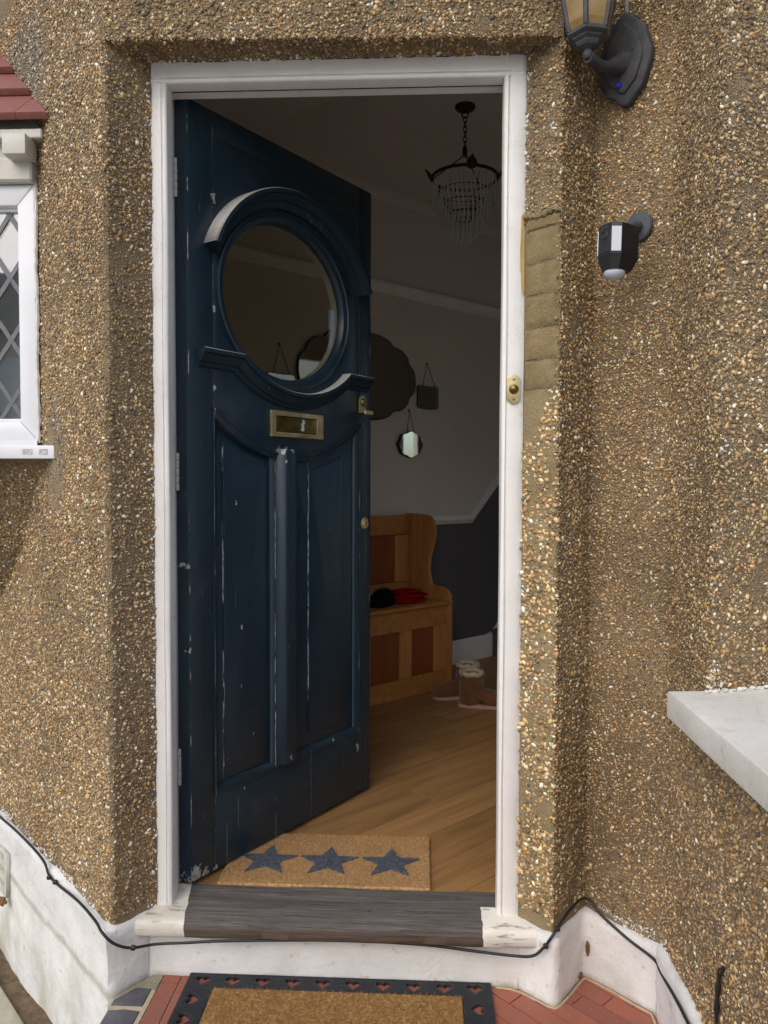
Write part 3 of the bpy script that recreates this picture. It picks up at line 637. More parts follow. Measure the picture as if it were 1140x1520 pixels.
# bare yellow wood where the paint has gone from the right jamb's outer edge, and filler blobs in the paint
bm = bmesh.new(); P = [(.2375, 1.878), (.2435, 1.885), (.2455, 1.80), (.246, 1.70), (.2425, 1.69), (.2385, 1.72), (.2355, 1.80)]
prism(bm, P, 0, .0016, Matrix(((1, 0, 0, 0), (0, 0, -1, .0005), (0, 1, 0, 0), (0, 0, 0, 1)))); g = N('bare_softwood', .8, spec=.2); g.col(g.ramp(g.noise(60, 5, .7, g.map((1, 1, .2))), [(.3, srgb(150, 122, 62)), (.7, srgb(190, 164, 104))])); MT['barewood'] = g.m
obj('bare_wood_patch', bm, 'barewood', df, sm=0)
# hinges between jamb and door
for hz in (2.02, 1.265, .485):
    h = None
    bm = bmesh.new(); bx(bm, -.6385, -.6365, .060, .098, hz-.05, hz+.05)
    h = obj('hinge', bm, 'cream', df)
    for k in range(5):
        bm = bmesh.new(); lathe(bm, [(.0062, hz-.049+k*.0198), (.0068, hz-.047+k*.0198), (.0068, hz-.0325+k*.0198), (.0062, hz-.0305+k*.0198)], 12, Matrix.Translation((-.6345, .098, 0))); obj('knuckle', bm, 'cream', h)
# timber sill with painted ends
bm = bmesh.new(); sec = [(-.040, .119), (-.056, .1185), (-.061, .124), (-.0618, .150), (-.0585, .1572), (-.050, .1608), (.0, .1655), (.050, .170), (.058, .171), (.094, .171), (.094, .119)]; rows = []
n = 80
for i in range(n+1):
    x = -.722+(.302+.722)*i/n; rows.append([bm.verts.new((x if k > 6 else x, y+.0012*math.sin(x*31+k)+(max(0, -.70-x)*.9 if k in (1, 2, 3) else 0), z+.001*math.sin(x*17+k*2))) for k, (y, z) in enumerate(sec)])
for a, b in zip(rows, rows[1:]):
    for k in range(len(sec)): kk = (k+1) % len(sec); bm.faces.new((a[k], a[kk], b[kk], b[k]))
bm.faces.new(rows[0][::-1]); bm.faces.new(rows[-1])
obj('threshold', bm, 'sill', df, sm=50, label='grey weathered oak threshold with flaking white painted ends')

# doorbell
db = thing('doorbell', 'small brass doorbell push screwed to the right door jamb', 'doorbell', (.2225, -.001, 1.43))
pl = [(-.0165, .012), (-.011, .004), (-.004, 0), (.004, 0), (.011, .004), (.0165, .012), (.0165, .058), (.011, .066), (.004, .07), (-.004, .07), (-.011, .066), (-.0165, .058)]
obj('back_plate', shape(pl, [], .005, .0012, lambda x, y, h: (x, -h, y)), 'brass', db, local=True)
rx = Matrix.Rotation(R(90), 4, 'X')
bm = bmesh.new(); lathe(bm, [(.0115, 0), (.0115, .003), (.0095, .006), (.008, .0065), (.0075, .0045)], 24, Matrix.Translation((0, -.005, .035)) @ rx); obj('bezel', bm, 'tarnish', db, local=True)
bm = bmesh.new(); lathe(bm, [(.0072, .004), (.0068, .008), (.004, .0098), (.0, .0102)], 20, Matrix.Translation((0, -.005, .035)) @ rx); obj('push_button', bm, 'tarnish', db, local=True)
for z_ in (.0115, .0585):
    bm = bmesh.new(); lathe(bm, [(.0032, 0), (.003, .0012), (.0, .0018)], 10, Matrix.Translation((0, -.005, z_)) @ rx); obj('screw', bm, 'tarnish', db, local=True)

# ------------------------------------------------------------------ front door (local x along the door, y into the house, z up)
door = thing('front_door', 'dark navy panelled front door with oval window standing half open', 'door', (-.602, .0774, 0), R(57.5))
Dm = lambda x, h, z: (x, -h, z)                       # h = how far proud of the face
dp = lambda d0: (lambda x, y, h: (x, d0+h, y))
TH = .042; Z0, Z1 = .181, 2.215
arc = lambda cx, cz, a, b, x0, x1, n: [(x0+(x1-x0)*i/n, cz-b*math.sqrt(max(0, 1-((x0+(x1-x0)*i/n-cx)/a)**2))) for i in range(n+1)]
rect = lambda x0, x1, z0, z1: [(x0, z0), (x1, z0), (x1, z1), (x0, z1)]
obj('stile', shape(rect(0, .0905, Z0, Z1), [], TH, .002, dp(0)), 'navy', door, local=True)
obj('stile', shape(rect(.7345, .800, Z0, Z1), [], TH, .002, dp(0)), 'navy', door, local=True)
obj('top_rail', shape(rect(.0907, .7343, 2.150, Z1), [], TH, .0015, dp(.0005)), 'navy', door, local=True)
obj('bottom_rail', shape(rect(.0907, .7343, Z0, .392), [], TH, .0015, dp(.0005)), 'navy', door, local=True)
obj('oval_board', shape([(.0907, 2.1498), ]+arc(.41, 1.766, .474, .446, .0907, .7343, 40)+[(.7343, 2.1498)], [ell(.386, 1.766, .262, .228, 72)], TH, .0015, dp(.0008)), 'navy', door, local=True)
# sunk panels with raised fields
for (x0, x1, fx0, fx1) in ((.0907, .345, .132, .302), (.405, .7343, .4875, .656)):
    top = arc(.41, 1.766, .474, .446, x0, x1, 20); p_ = obj('panel', shape([(x1, .393), (x0, .393)]+[(x, z-.001) for x, z in top], [], .016, .0005, dp(.014)), 'navy', door, local=True)
    ft = arc(.41, 1.766, .53, .494, fx0, fx1, 14)
    obj('raised_field', shape([(fx1, .452), (fx0, .452)]+ft, [], .007, .0025, dp(.0085)), 'navy', p_, local=True)
# bead round each panel: sloped, lit on its upper and right faces
bead = [(0, -.014), (.019, -.014), (.015, -.006), (.006, -.0015), (0, .0025), (-.006, .0025), (-.006, -.014)]
for (x0, x1) in ((.0907, .336), (.412, .7343)):
    pts = [(x1, .392), (x1, arc(.41, 1.766, .474, .446, x1, x1+1e-6, 1)[0][1])]+arc(.41, 1.766, .474, .446, x0, x1, 20)[::-1][1:]+[(x0, .392)]
    bm = bmesh.new(); sweep(bm, pts, bead, True, Dm); obj('panel_bead', bm, 'navy', door, local=True, sm=50)
bm = bmesh.new(); prism(bm, [(.329, .013), (.331, -.002), (.346, -.021), (.351, -.0235), (.394, -.0235), (.399, -.021), (.413, -.002), (.415, .013)], .398, 1.336, bev=.002); obj('muntin', bm, 'navy', door, local=True, sm=30)
bm = bmesh.new(); sweep(bm, arc(.41, 1.766, .474, .446, .092, .734, 44), [(.0, -.002), (.0, .007), (-.004, .0085), (-.010, .004), (-.018, .003), (-.020, -.002)], False, Dm); obj('curved_moulding', bm, 'navy', door, local=True, sm=40)
# arched hood
t = math.degrees(math.asin((1.862-1.766)/.318))
pth = ell(.400, 1.766, .358, .318, 60, t, 180-t)
bm = bmesh.new(); sweep(bm, pth, [(0, -.002), (0, .046), (.003, .050), (.013, .050), (.015, .042), (.019, .040), (.026, .030), (.030, .028), (.031, .020), (.040, .014), (.050, .011), (.052, -.002)], False, Dm); obj('arched_hood', bm, 'dusty', door, local=True, sm=40)
# oval glazing bead, steps down to the glass
bm = bmesh.new(); sweep(bm, ell(.386, 1.766, .262, .228, 90), [(-.024, -.002), (-.024, .007), (-.018, .009), (-.014, .005), (-.010, .005), (-.006, .002), (-.001, .001), (.003, -.006), (.006, -.012), (.006, -.020), (-.012, -.020), (-.012, -.002)], True, Dm); obj('glazing_bead', bm, 'navy', door, local=True, sm=40)
gl = shape(ell(.386, 1.766, .259, .225, 72), [], .004, 0, dp(.017)); obj('oval_pane', gl, 'glass', door, local=True, sm=0)
bm = bmesh.new(); sweep(bm, ell(.386, 1.766, .262, .228, 90), [(-.014, -.043), (-.014, -.048), (.004, -.046), (.006, -.022), (-.004, -.022), (-.006, -.043)], True, Dm); obj('inner_bead', bm, 'cream', door, local=True, sm=40)
# swan-neck ledge
led = [(0, -.002), (0, .030), (.002, .033), (.012, .033), (.014, .026), (.022, .024), (.029, .017), (.034, .016), (.035, .010), (.046, .006), (.048, -.002)]
e0 = ell(.412, 1.766, .318, .262, 40, 180+36, 360-36)
pts = [(.034, 1.588), (.180, 1.588)]+[(x, z) for x, z in e0 if .186 < x < .640]+[(.646, 1.590), (.776, 1.590)]
bm = bmesh.new(); sweep(bm, pts, [(-o, h) for o, h in led], False, Dm); obj('swan_neck_ledge', bm, 'dusty', door, local=True, sm=40)
# letterbox
lb = obj('letterbox', shape(rect(.302, .536, 1.372, 1.448), [rect(.322, .507, 1.386, 1.433)], .010, .0022, lambda x, y, h: (x, -h-.001, y)), 'brass', door, local=True)
obj('flap', shape(rect(.3235, .5055, 1.3875, 1.4315), [], .007, .0028, lambda x, y, h: (x, -h+.001, y)), 'tarnish', lb, local=True)
P = [(.432, 1.395), (.447, 1.393), (.449, 1.402), (.446, 1.412), (.452, 1.418), (.449, 1.426), (.440, 1.430), (.442, 1.420), (.436, 1.414), (.438, 1.404)]
obj('sticker_scrap', shape(P, [], .0006, 0, lambda x, y, h: (x, -h-.0062, y)), 'led', lb, local=True, sm=0)
# cylinder lock with its pull, and the lower lock
lk = [(.728, 1.474)]+ell(.745, 1.510, .0185, .021, 14, 0, 180)[::-1]+[(.763, 1.474)]
cy = obj('cylinder_pull', shape(lk, [], .007, .0015, lambda x, y, h: (x, -h-.001, y)), 'brass', door, local=True)
bm = bmesh.new(); bx(bm, .722, .768, -.030, -.001, 1.4695, 1.4755, .002); bx(bm, .722, .768, -.034, -.0285, 1.464, 1.479, .002); obj('finger_lip', bm, 'brass', cy, local=True)
bm = bmesh.new(); lathe(bm, [(.0125, 0), (.0125, .005), (.010, .008), (.0, .0082)], 20, Matrix.Translation((.7455, -.007, 1.507)) @ rx); obj('cylinder', bm, 'tarnish', cy, local=True)
bm = bmesh.new(); bx(bm, .7445, .7465, -.0160, -.0145, 1.501, 1.513); obj('keyway', bm, 'darkslot', cy, local=True)
bm = bmesh.new(); lathe(bm, [(.0195, 0), (.0195, .003), (.016, .0055), (.013, .005), (.0125, .009), (.0, .0095)], 24, Matrix.Translation((.762, -.001, 1.100)) @ rx); ll_ = obj('escutcheon', bm, 'brass', door, local=True)
bm = bmesh.new(); bx(bm, .7608, .7632, -.0118, -.0098, 1.092, 1.107); obj('keyway', bm, 'darkslot', ll_, local=True)

# ------------------------------------------------------------------ left bay window
bay = thing('bay_window', 'white leaded bay window under a small red tiled roof, left of the door', 'window', (-1.4, .2, 1.3))
YW = .210
fr = []
bm = bmesh.new(); XR = -1.064; XG = -1.112; XL = -1.90
bm.free()
def pvc(x0, x1, z0, z1): b = bmesh.new(); bx(b, x0, x1, YW, YW+.06, z0, z1, .006, seg=2); return b
wf = thing('tmp', None, None); bpy.data.objects.remove(wf)
bm = bmesh.new(); bx(bm, XL+.002, XR-.002, YW+.052, YW+.060, 1.354, 2.050); bmesh.ops.delete(bm, geom=[f for f in bm.faces if abs(f.normal.y) > .5], context='FACES_ONLY'); wf = obj('window_frame', bm, 'upvc', bay, sm=0)
A0, A1, B0, B1 = XL, XR, 1.352, 2.052; C0, C1, D0, D1 = XL+.05, XG, 1.404, 1.996; mg = .0004
for pts in ([(A1, B0+mg), (A1, B1-mg), (C1, D1-mg), (C1, D0+mg)], [(A0+mg, B1), (C0+mg, D1), (C1-mg, D1), (A1-mg, B1)], [(A0+mg, B0), (A1-mg, B0), (C1-mg, D0), (C0+mg, D0)], [(A0, B0+mg), (C0, D0+mg), (C0, D1-mg), (A0, B1-mg)]):
    obj('frame_member', shape(pts, [], .06, .004, lambda x, y, h: (x, YW+h, y)), 'upvc', wf, sm=40)
fo2 = rect(XL+.046, XG+.004, 1.400, 2.000); fi2 = rect(XL+.06, XG-.010, 1.414, 1.986)
obj('glazing_gasket', shape(fo2, [fi2], .02, .004, lambda x, y, h: (x, YW+.02+h, y)), 'upvc', wf, sm=40)
bm = bmesh.new(); bx(bm, XL+.05, XG, YW+.030, YW+.034, 1.404, 1.996); obj('pane', bm, 'winglass', bay, sm=0)
# lead cames: diamonds
bm = bmesh.new(); x0, x1, z0, z1 = XL+.052, XG-.002, 1.406, 1.994; dxs, dzs = .115, .172
def clipseg(xa, za, sl):
    out = []
    for t_ in np.linspace(-1.2, 1.2, 481):
        x = xa+t_; z = za+sl*t_
        if x0 <= x <= x1 and z0 <= z <= z1: out.append((x, z))
    return (out[0], out[-1]) if len(out) > 2 else None
for k in range(-12, 14):
    for sl in (1.5, -1.5):
        s_ = clipseg(XG+.02+k*dxs, 1.72, sl)
        if not s_: continue
        (xa, za), (xb, zb) = s_; d = Vector((xb-xa, 0, zb-za)); L = d.length; a = math.atan2(d.z, d.x)
        bx(bm, 0, L, -.0025-(.0008 if sl > 0 else 0), .0, -.006, .006, mat=Matrix.Translation((xa, YW+.0298, za)) @ Matrix.Rotation(-a, 4, 'Y'))
obj('lead_cames', bm, 'lead', bay, sm=0)
bm = bmesh.new(); pts = [(XL, .15), (-.989, .15), (-.985, .155), (-1.043, .2095), (XL, .2095)]; prism(bm, pts, 1.300, 1.336, bev=.004)
prism(bm, [(XL, .19), (-1.055, .19), (-1.07, .225), (XL, .225)], 1.336, 1.352); sillo = obj('window_sill', bm, 'upvc', bay)
g = N('scuffed_upvc', .5); g.col(g.ramp(g.noise(300, 3), [(.45, srgb(150, 146, 142)), (.6, srgb(214, 212, 210))])); MT['scuff'] = g.m
for xa, xb in ((-1.076, -1.048), (-1.030, -1.006)):
    bm = bmesh.new(); P = [(xa+(xb-xa)*random.random() if 0 < i < 5 else (xa if i in (0,) else xb), 1.309+.016*((i*7) % 5)/5) for i in range(6)]
    bx(bm, xa, xb, .1492, .1502, 1.311, 1.326); obj('scuff_mark', bm, 'scuff', sillo, sm=0)
# timber head above the window: board, bracket, fascia
bm = bmesh.new(); bx(bm, XL, -1.058, .185, .27, 2.053, 2.118, .005); bx(bm, XL, -1.06, .200, .27, 2.1185, 2.20, .003); obj('head_board', bm, 'cream', bay)
for k, xc in enumerate((-1.080, -1.38, -1.68)):
    bm = bmesh.new(); bx(bm, xc-.032, xc+.032, .135, .199, 2.104, 2.158, .004, seg=2); obj('bracket', bm, 'cream', bay)
bm = bmesh.new(); bx(bm, XL, -1.020, .168, .25, 2.1585, 2.184, .003); obj('fascia', bm, 'cream', bay)
# roof tiles: three courses and more above, each tile its own piece, the end ones cut along the wall
ang = math.atan2(.324, .282); cu, su = math.cos(ang), math.sin(ang)
for r in range(4):
    zb = 2.200+r*.112; yb = .165+r*.112*cu/su
    xe = -.837-yb+.010
    x = xe; k = 0; w0 = .088 if r % 2 == 0 else .15
    while x > -1.85:
        wd = w0 if k == 0 else .165
        bm = bmesh.new(); t_ = .019; Ls_ = .175
        xa, xb = x-wd+.0012, x
        cut = Ls_*cu if k == 0 else 0
        cut2 = min(cut, wd-.01)
        pts = [(xa, 0), (xb, 0), (xb-cut2, Ls_ if cut <= wd-.01 else Ls_*cut2/cut), ] + ([(xa, Ls_)] if cut <= wd-.01 else [(xa, Ls_*cut2/cut+.0)])
        m = Matrix.Translation((0, yb-.012, zb)) @ Matrix.Rotation(ang-R(8), 4, 'X')
        prism(bm, pts, 0, t_, m, .002); obj('roof_tile', bm, 'rooftile', bay, sm=30); x -= wd; k += 1
bm = bmesh.new(); v = [(-1.90, .19, 2.19), (-1.03, .19, 2.19), (-1.42, .58, 2.62), (-1.90, .58, 2.62), (-1.90, .30, 2.19), (-1.14, .30, 2.19), (-1.44, .6, 2.60), (-1.90, .60, 2.60)]
vs = [bm.verts.new(p) for p in v]
for f in ((0, 1, 2, 3), (7, 6, 5, 4), (0, 4, 5, 1), (1, 5, 6, 2), (3, 2, 6, 7), (0, 3, 7, 4)): bm.faces.new([vs[i] for i in f])
obj('roof_boarding', bm, 'cream', bay, sm=0)
# strip of filler where the frame meets the render
bm = bmesh.new(); tube(bm, [(-1.0615+.0012*math.sin(z*23)+random.uniform(-.0012, .0012), .213, z) for z in np.linspace(1.345, 2.06, 70)], lambda t_: .0055+.0018*math.sin(t_*31)*math.sin(t_*83), 6); obj('sealant', bm, 'mortarw', bay)
# room seen through the leaded pane
bm = bmesh.new(); pts = [(-1.90, .272), (-1.075, .272), (-1.06, .42), (-1.80, 1.16)]
prism(bm, pts, 1.30, 2.15); bm.faces.ensure_lookup_table()
bmesh.ops.delete(bm, geom=[f for f in bm.faces if abs(f.calc_center_median().y-.272) < .003], context='FACES_ONLY'); obj('bay_lining', bm, 'roomdark', bay, sm=0)

# ------------------------------------------------------------------ right window sill
ws = thing('window_sill', 'chunky white painted sill jutting out at the right edge of the picture', 'window sill', (.6, -.8, .80))
bm = bmesh.new(); prism(bm, [(.487, -.358), (.487, -2.2), (.80, -2.2), (.80, -.29), (.575, -.362)], .778, .832, bev=.006); obj('sill_slab', bm, 'sillconc', ws, sm=30)
bm = bmesh.new()
for i in range(90):
    t_ = random.random(); x = .556+.16*t_; y = -.373+.05*t_
    bmesh.ops.create_icosphere(bm, subdivisions=1, radius=.0018+.0042*random.random()**2, matrix=Matrix.Translation((x, y-.002, .833+random.random()*.004)) @ Matrix.Diagonal((1.6, 1, .8, 1)))
for i in range(60):
    h_ = random.random()**1.8*.06; bmesh.ops.create_icosphere(bm, subdivisions=1, radius=.0012+.0030*random.random()**2, matrix=Matrix.Translation((.572+(random.random()-.4)*.035*(1-h_*14), -.370+.004*random.random(), .834+h_)))
obj('paint_splashes', bm, 'mortarw', ws, sm=60, kind='stuff')

# ------------------------------------------------------------------ wall lantern
nR = Vector((-q, -q, 0)); uR = Vector((q, -q, 0))
lan = thing('wall_lantern', 'black six sided wall lantern with amber glass on a shield shaped plate', 'lantern', (.474, -.003, 2.2))
P0 = Vector((.482, -.011, 0))
pm = frame_mat(P0, uR, nR)                      # local x along wall, y out, z: u x n
sgz = 1 if (pm.to_3x3() @ Vector((0, 0, 1))).z > 0 else -1
mp = lambda x, y, h: tuple(P0+uR*x+nR*h+Vector((0, 0, y+.010)))
out = [(0, 2.326), (.012, 2.318), (.03, 2.30), (.052, 2.275), (.058, 2.25), (.069, 2.222), (.066, 2.195), (.056, 2.168), (.047, 2.142), (.030, 2.128), (.009, 2.108), (-.008, 2.112), (-.022, 2.130), (-.046, 2.146), (-.062, 2.178), (-.068, 2.205), (-.069, 2.228), (-.058, 2.256), (-.05, 2.288), (-.03, 2.305), (-.012, 2.318)]
bp = obj('back_plate', shape(out, [], .022, .005, mp), 'iron', lan, sm=50)
out2 = [(x*.72, 2.215+(z-2.215)*.74) for x, z in out]; obj('raised_boss', shape(out2, [], .008, .0035, lambda x, y, h: mp(x, y, h+.021)), 'iron', bp, sm=50)
bm = bmesh.new(); lathe(bm, [(.0068, 0), (.0068, .005), (.004, .009), (0, .0098)], 14, frame_mat(Vector(mp(-.006, 2.155, .0285)), uR, Vector((0, 0, 1))) @ Matrix.Rotation(0, 4, 'X') if False else Matrix.Translation(mp(-.006, 2.155, .027)) @ nR.to_track_quat('Z', 'Y').to_matrix().to_4x4()); obj('screw_cap', bm, 'blue', bp, label='bright blue screw cap')
bm = bmesh.new(); lathe(bm, [(.004, 0), (.004, .003), (0, .0045)], 10, Matrix.Translation(mp(.028, 2.228, .027)) @ nR.to_track_quat('Z', 'Y').to_matrix().to_4x4()); obj('screw', bm, 'iron', bp)
LB = P0+nR*.142; LB.z = 2.173
LB.x, LB.y = .3650, -.118; LB.z = 2.190
arm = [mp(-.004, 2.204, .02), mp(-.006, 2.196, .042), mp(-.008, 2.186, .07), mp(-.008, 2.176, .10), tuple(LB+Vector((0, 0, -.006)))]
bm = bmesh.new(); tube(bm, catmull(arm, 6), lambda t_: .012+.018*max(0, 1-t_*1.5)**1.6, 14); obj('arm', bm, 'iron', lan)
T = Matrix.Translation((LB.x, LB.y, 2.19)) @ Matrix.Rotation(R(12), 4, 'Z') @ Matrix.Scale(.84, 4) @ Matrix.Translation((0, 0, -2.173))
bm = bmesh.new(); lathe(bm, [(0, 2.159), (.009, 2.161), (.0135, 2.168), (.0135, 2.175), (.010, 2.183), (.012, 2.186)], 18, T); obj('ball_finial', bm, 'iron', lan)
bm = bmesh.new(); lathe(bm, [(.012, 2.184), (.028, 2.190), (.034, 2.197), (.034, 2.201), (.044, 2.206), (.044, 2.210), (.057, 2.216), (.058, 2.224), (.052, 2.228)], 6, T); obj('lantern_base', bm, 'iron', lan, sm=20)
hexp = lambda r, z, k: T @ Vector((r*math.cos(math.pi*k/3), r*math.sin(math.pi*k/3), z))
zb_, zt_, rb_, rt_ = 2.224, 2.43, .053, .094
for k in range(6):
    a0, a1, b0, b1 = hexp(rb_, zb_, k), hexp(rb_, zb_, k+1), hexp(rt_, zt_, k), hexp(rt_, zt_, k+1)
    bm = bmesh.new(); tube(bm, [a0, b0], .0058, 6); obj('glazing_bar', bm, 'iron', lan)
    c_ = (a0+a1+b0+b1)/4; nn_ = (a1-a0).cross(b0-a0).normalized(); nn_ *= 1 if nn_.dot(c_-Vector((LB.x, LB.y, c_.z))) > 0 else -1
    bm = bmesh.new(); vs = []
    for sgn in (0, 1):
        for (p, ins, pr_) in ((a0, .0, 0), (a1, .0, 0), (b1, .0, 0), (b0, .0, 0), (a0, .2, .004), (a1, .2, .004), (b1, .2, .004), (b0, .2, .004)):
            vs.append(bm.verts.new(p+(c_-p)*ins+nn_*(pr_-sgn*.003-.002)))
    for f in ((4, 5, 6, 7), (0, 1, 5, 4), (1, 2, 6, 5), (2, 3, 7, 6), (3, 0, 4, 7)):
        bm.faces.new([vs[i] for i in f]); bm.faces.new([vs[i+8] for i in f[::-1]])
    for i in range(4): bm.faces.new((vs[i], vs[(i+1) % 4], vs[(i+1) % 4+8], vs[i+8]))
    obj('glass_panel', bm, 'amber', lan, sm=0)
bm = bmesh.new(); lathe(bm, [(.086, 2.425), (.106, 2.43), (.106, 2.438), (.08, 2.47), (.05, 2.495), (.02, 2.51), (.012, 2.525), (.016, 2.535), (.0, 2.55)], 6, T); obj('roof_cap', bm, 'iron', lan, sm=20)
bm = bmesh.new(); lathe(bm, [(.012, 2.228), (.012, 2.27), (.010, 2.275)], 10, T); obj('lamp_holder', bm, 'led', lan)
bm = bmesh.new(); tube(bm, [mp(-.004, 2.315, .004), mp(-.005, 2.5, .006), mp(-.004, 2.7, .006)], .0055, 8); tag(obj('conduit', bm, 'conduit'), 'thin grey cable conduit running up from the wall lantern', 'conduit')

# ------------------------------------------------------------------ security camera
sc = thing('security_camera', 'black battery security camera with white light strips on round wall mount', 'security camera', (.43, -.13, 1.70))
Pm = Vector((.5085, -.0375, 1.835)); qn = nR.to_track_quat('Z', 'Y').to_matrix().to_4x4()
bm = bmesh.new(); lathe(bm, [(.034, .003), (.034, .009), (.031, .0125), (.012, .0135)], 32, Matrix.Translation(Pm) @ qn); bpz = obj('mount_plate', bm, 'greyplastic', sc)
for k in range(3):
    a = R(40+120*k); p_ = Pm+uR*.024*math.cos(a)+Vector((0, 0, .024*math.sin(a)))
    bm = bmesh.new(); lathe(bm, [(.003, .012), (.003, .0138), (0, .0142)], 8, Matrix.Translation(p_) @ qn); obj('screw', bm, 'lead' if k == 1 else 'greyplastic', bpz)
bodyc = Vector((.430, -.128, 0))
fdir = Vector((-.82, -.57, 0)).normalized(); sdir = Vector((-fdir.y, fdir.x, 0))      # sdir points left of the face
if sdir.y > 0: sdir = -sdir
bm = bmesh.new(); tube(bm, [tuple(Pm+nR*.012), tuple(Pm+nR*.035+Vector((0, 0, -.004))), tuple(Pm+nR*.060+Vector((0, 0, -.014)))], lambda t_: .014-.003*t_, 14); obj('ball_joint', bm, 'greyplastic', sc)
T2 = Matrix.Identity(4)
for i in range(3): T2[i][0], T2[i][1], T2[i][2] = sdir[i], fdir[i], (0, 0, 1)[i]
T2.translation = bodyc; T2 = T2 @ Matrix.Translation((0, 0, 1.76)) @ Matrix.Rotation(R(5), 4, 'X') @ Matrix.Rotation(R(-3), 4, 'Y') @ Matrix.Scale(.9, 4) @ Matrix.Translation((0, 0, -1.76))
HX = [(-.036, -.040), (.036, -.040), (.039, -.012), (.036, .020), (.020, .040), (-.020, .040), (-.036, .020), (-.039, -.012)]
bm = bmesh.new(); prism(bm, HX, 1.732, 1.812, T2, .0025); body = obj('body', bm, 'blackplastic', sc, sm=25)
bm = bmesh.new(); ra = [bm.verts.new(T2 @ Vector((x, y, 1.7315))) for x, y in HX]; rb = [bm.verts.new(T2 @ Vector((x*.70, y*.70+.002, 1.700))) for x, y in HX]
for i in range(8): bm.faces.new((ra[i], ra[(i+1) % 8], rb[(i+1) % 8], rb[i]))
bm.faces.new(ra); bm.faces.new(rb); obj('sensor_cowl', bm, 'blackplastic', sc, sm=20)
bm = bmesh.new(); bmesh.ops.create_uvsphere(bm, u_segments=20, v_segments=12, radius=1); bmesh.ops.transform(bm, matrix=T2 @ Matrix.Translation((0, .002, 1.700)) @ Matrix.Diagonal((.026, .027, .019, 1)), verts=bm.verts); obj('motion_sensor', bm, 'dome', sc)
for sg in (1, -1):
    a = Vector((sg*.0355, .0215, 0)); b = Vector((sg*.0215, .0395, 0)); nn_ = Vector((sg*.75, .66, 0)).normalized()
    bm = bmesh.new(); vs = [bm.verts.new(T2 @ (Vector((p.x, p.y, z))+nn_*h)) for h in (-.002, .0012) for p, z in ((a, 1.739), (b, 1.739), (b, 1.800), (a, 1.800))]
    for f in ((0, 1, 2, 3), (7, 6, 5, 4), (0, 4, 5, 1), (1, 5, 6, 2), (2, 6, 7, 3), (3, 7, 4, 0)): bm.faces.new([vs[i] for i in f])
    obj('light_strip', bm, 'led', sc, sm=0)
rf = Matrix.Rotation(R(-90), 4, 'X')
bm = bmesh.new(); lathe(bm, [(.011, 0), (.011, .002), (.009, .003), (.0075, .0015), (.004, .002), (0, .003)], 20, T2 @ Matrix.Translation((0, .0402, 1.783)) @ rf); obj('lens', bm, 'darkslot', sc)
bm = bmesh.new(); bx(bm, -.0185, .0185, .0385, .0410, 1.739, 1.794, .001, mat=T2); obj('front_glass', bm, 'darkslot', sc)
tx = bpy.data.curves.new('txt', 'FONT'); tx.body = 'ring'; tx.size = .014; tx.align_x = 'CENTER'; tx.extrude = .0003
to = bpy.data.objects.new('txt', tx); me = bpy.data.meshes.new_from_object(to); bpy.data.objects.remove(to)
bm = bmesh.new(); bm.from_mesh(me); bmesh.ops.transform(bm, matrix=T2 @ Matrix.Translation((0, .0408, 1.799)) @ Matrix.Rotation(R(180), 4, 'Z') @ Matrix.Rotation(R(90), 4, 'X'), verts=bm.verts); obj('lettering', bm, 'greyplastic', sc, sm=0)

# ------------------------------------------------------------------ cables
cab = [Lp(1.2, .024, .160), Lp(.893, .022, .166), Lp(.62, .022, .182), Lp(.417, .022, .180), Lp(.341, .024, .155), Lp(.15, .024, .172), Lp(.03, .026, .172), (-.752, -.128, .168), (-.724, -.128, .142), (-.690, -.110, .121), (-.64, -.078, .112), (-.57, -.068, .1115), (-.45, -.056, .1135), (-.2, -.045, .1155), (.0, -.046, .113), (.14, -.052, .104), (.22, -.062, .103), (.27, -.084, .117), (.297, -.088, .142), (.312, -.096, .170), (.330, -.083, .187), (.36, -.045, .202), (.400, .012, .203), (.424, .022, .199), (.450, -.004, .176), (.500, -.052, .148), (.548, -.106, .132), (.551, -.150, .128), (.5475, -.30, .145), (.5475, -.42, .135), (.547, -.60, .10), (.547, -1.2, .08)]
bm = bmesh.new(); tube(bm, catmull(cab, 8), .0035, 8); tag(obj('cable', bm, 'cable', sm=60), 'long black cable clipped along the plinth under the door sill', 'cable')
co = bpy.data.objects['cable']
for p in (Lp(.86, .026, .168), Lp(.345, .028, .157), Lp(.30, .027, .161), (-.683, -.112, .122), (.300, -.093, .147), (.328, -.087, .186)):
    bm = bmesh.new(); bx(bm, -.006, .006, -.005, .005, -.005, .006, .002); bmesh.ops.translate(bm, vec=p, verts=bm.verts); obj('cable_clip', bm, 'cable', co)
bm = bmesh.new(); tube(bm, catmull([(.5645, -.468, .345), (.558, -.464, .335), (.556, -.460, .29), (.556, -.458, .235), (.556, -.47, .1), (.556, -.5, .03)], 6), lambda t_: .0045+.0012*math.sin(t_*40), 8); tag(obj('cable', bm, 'cable'), 'short black cable stub hanging down the pebbledash at lower right', 'cable')

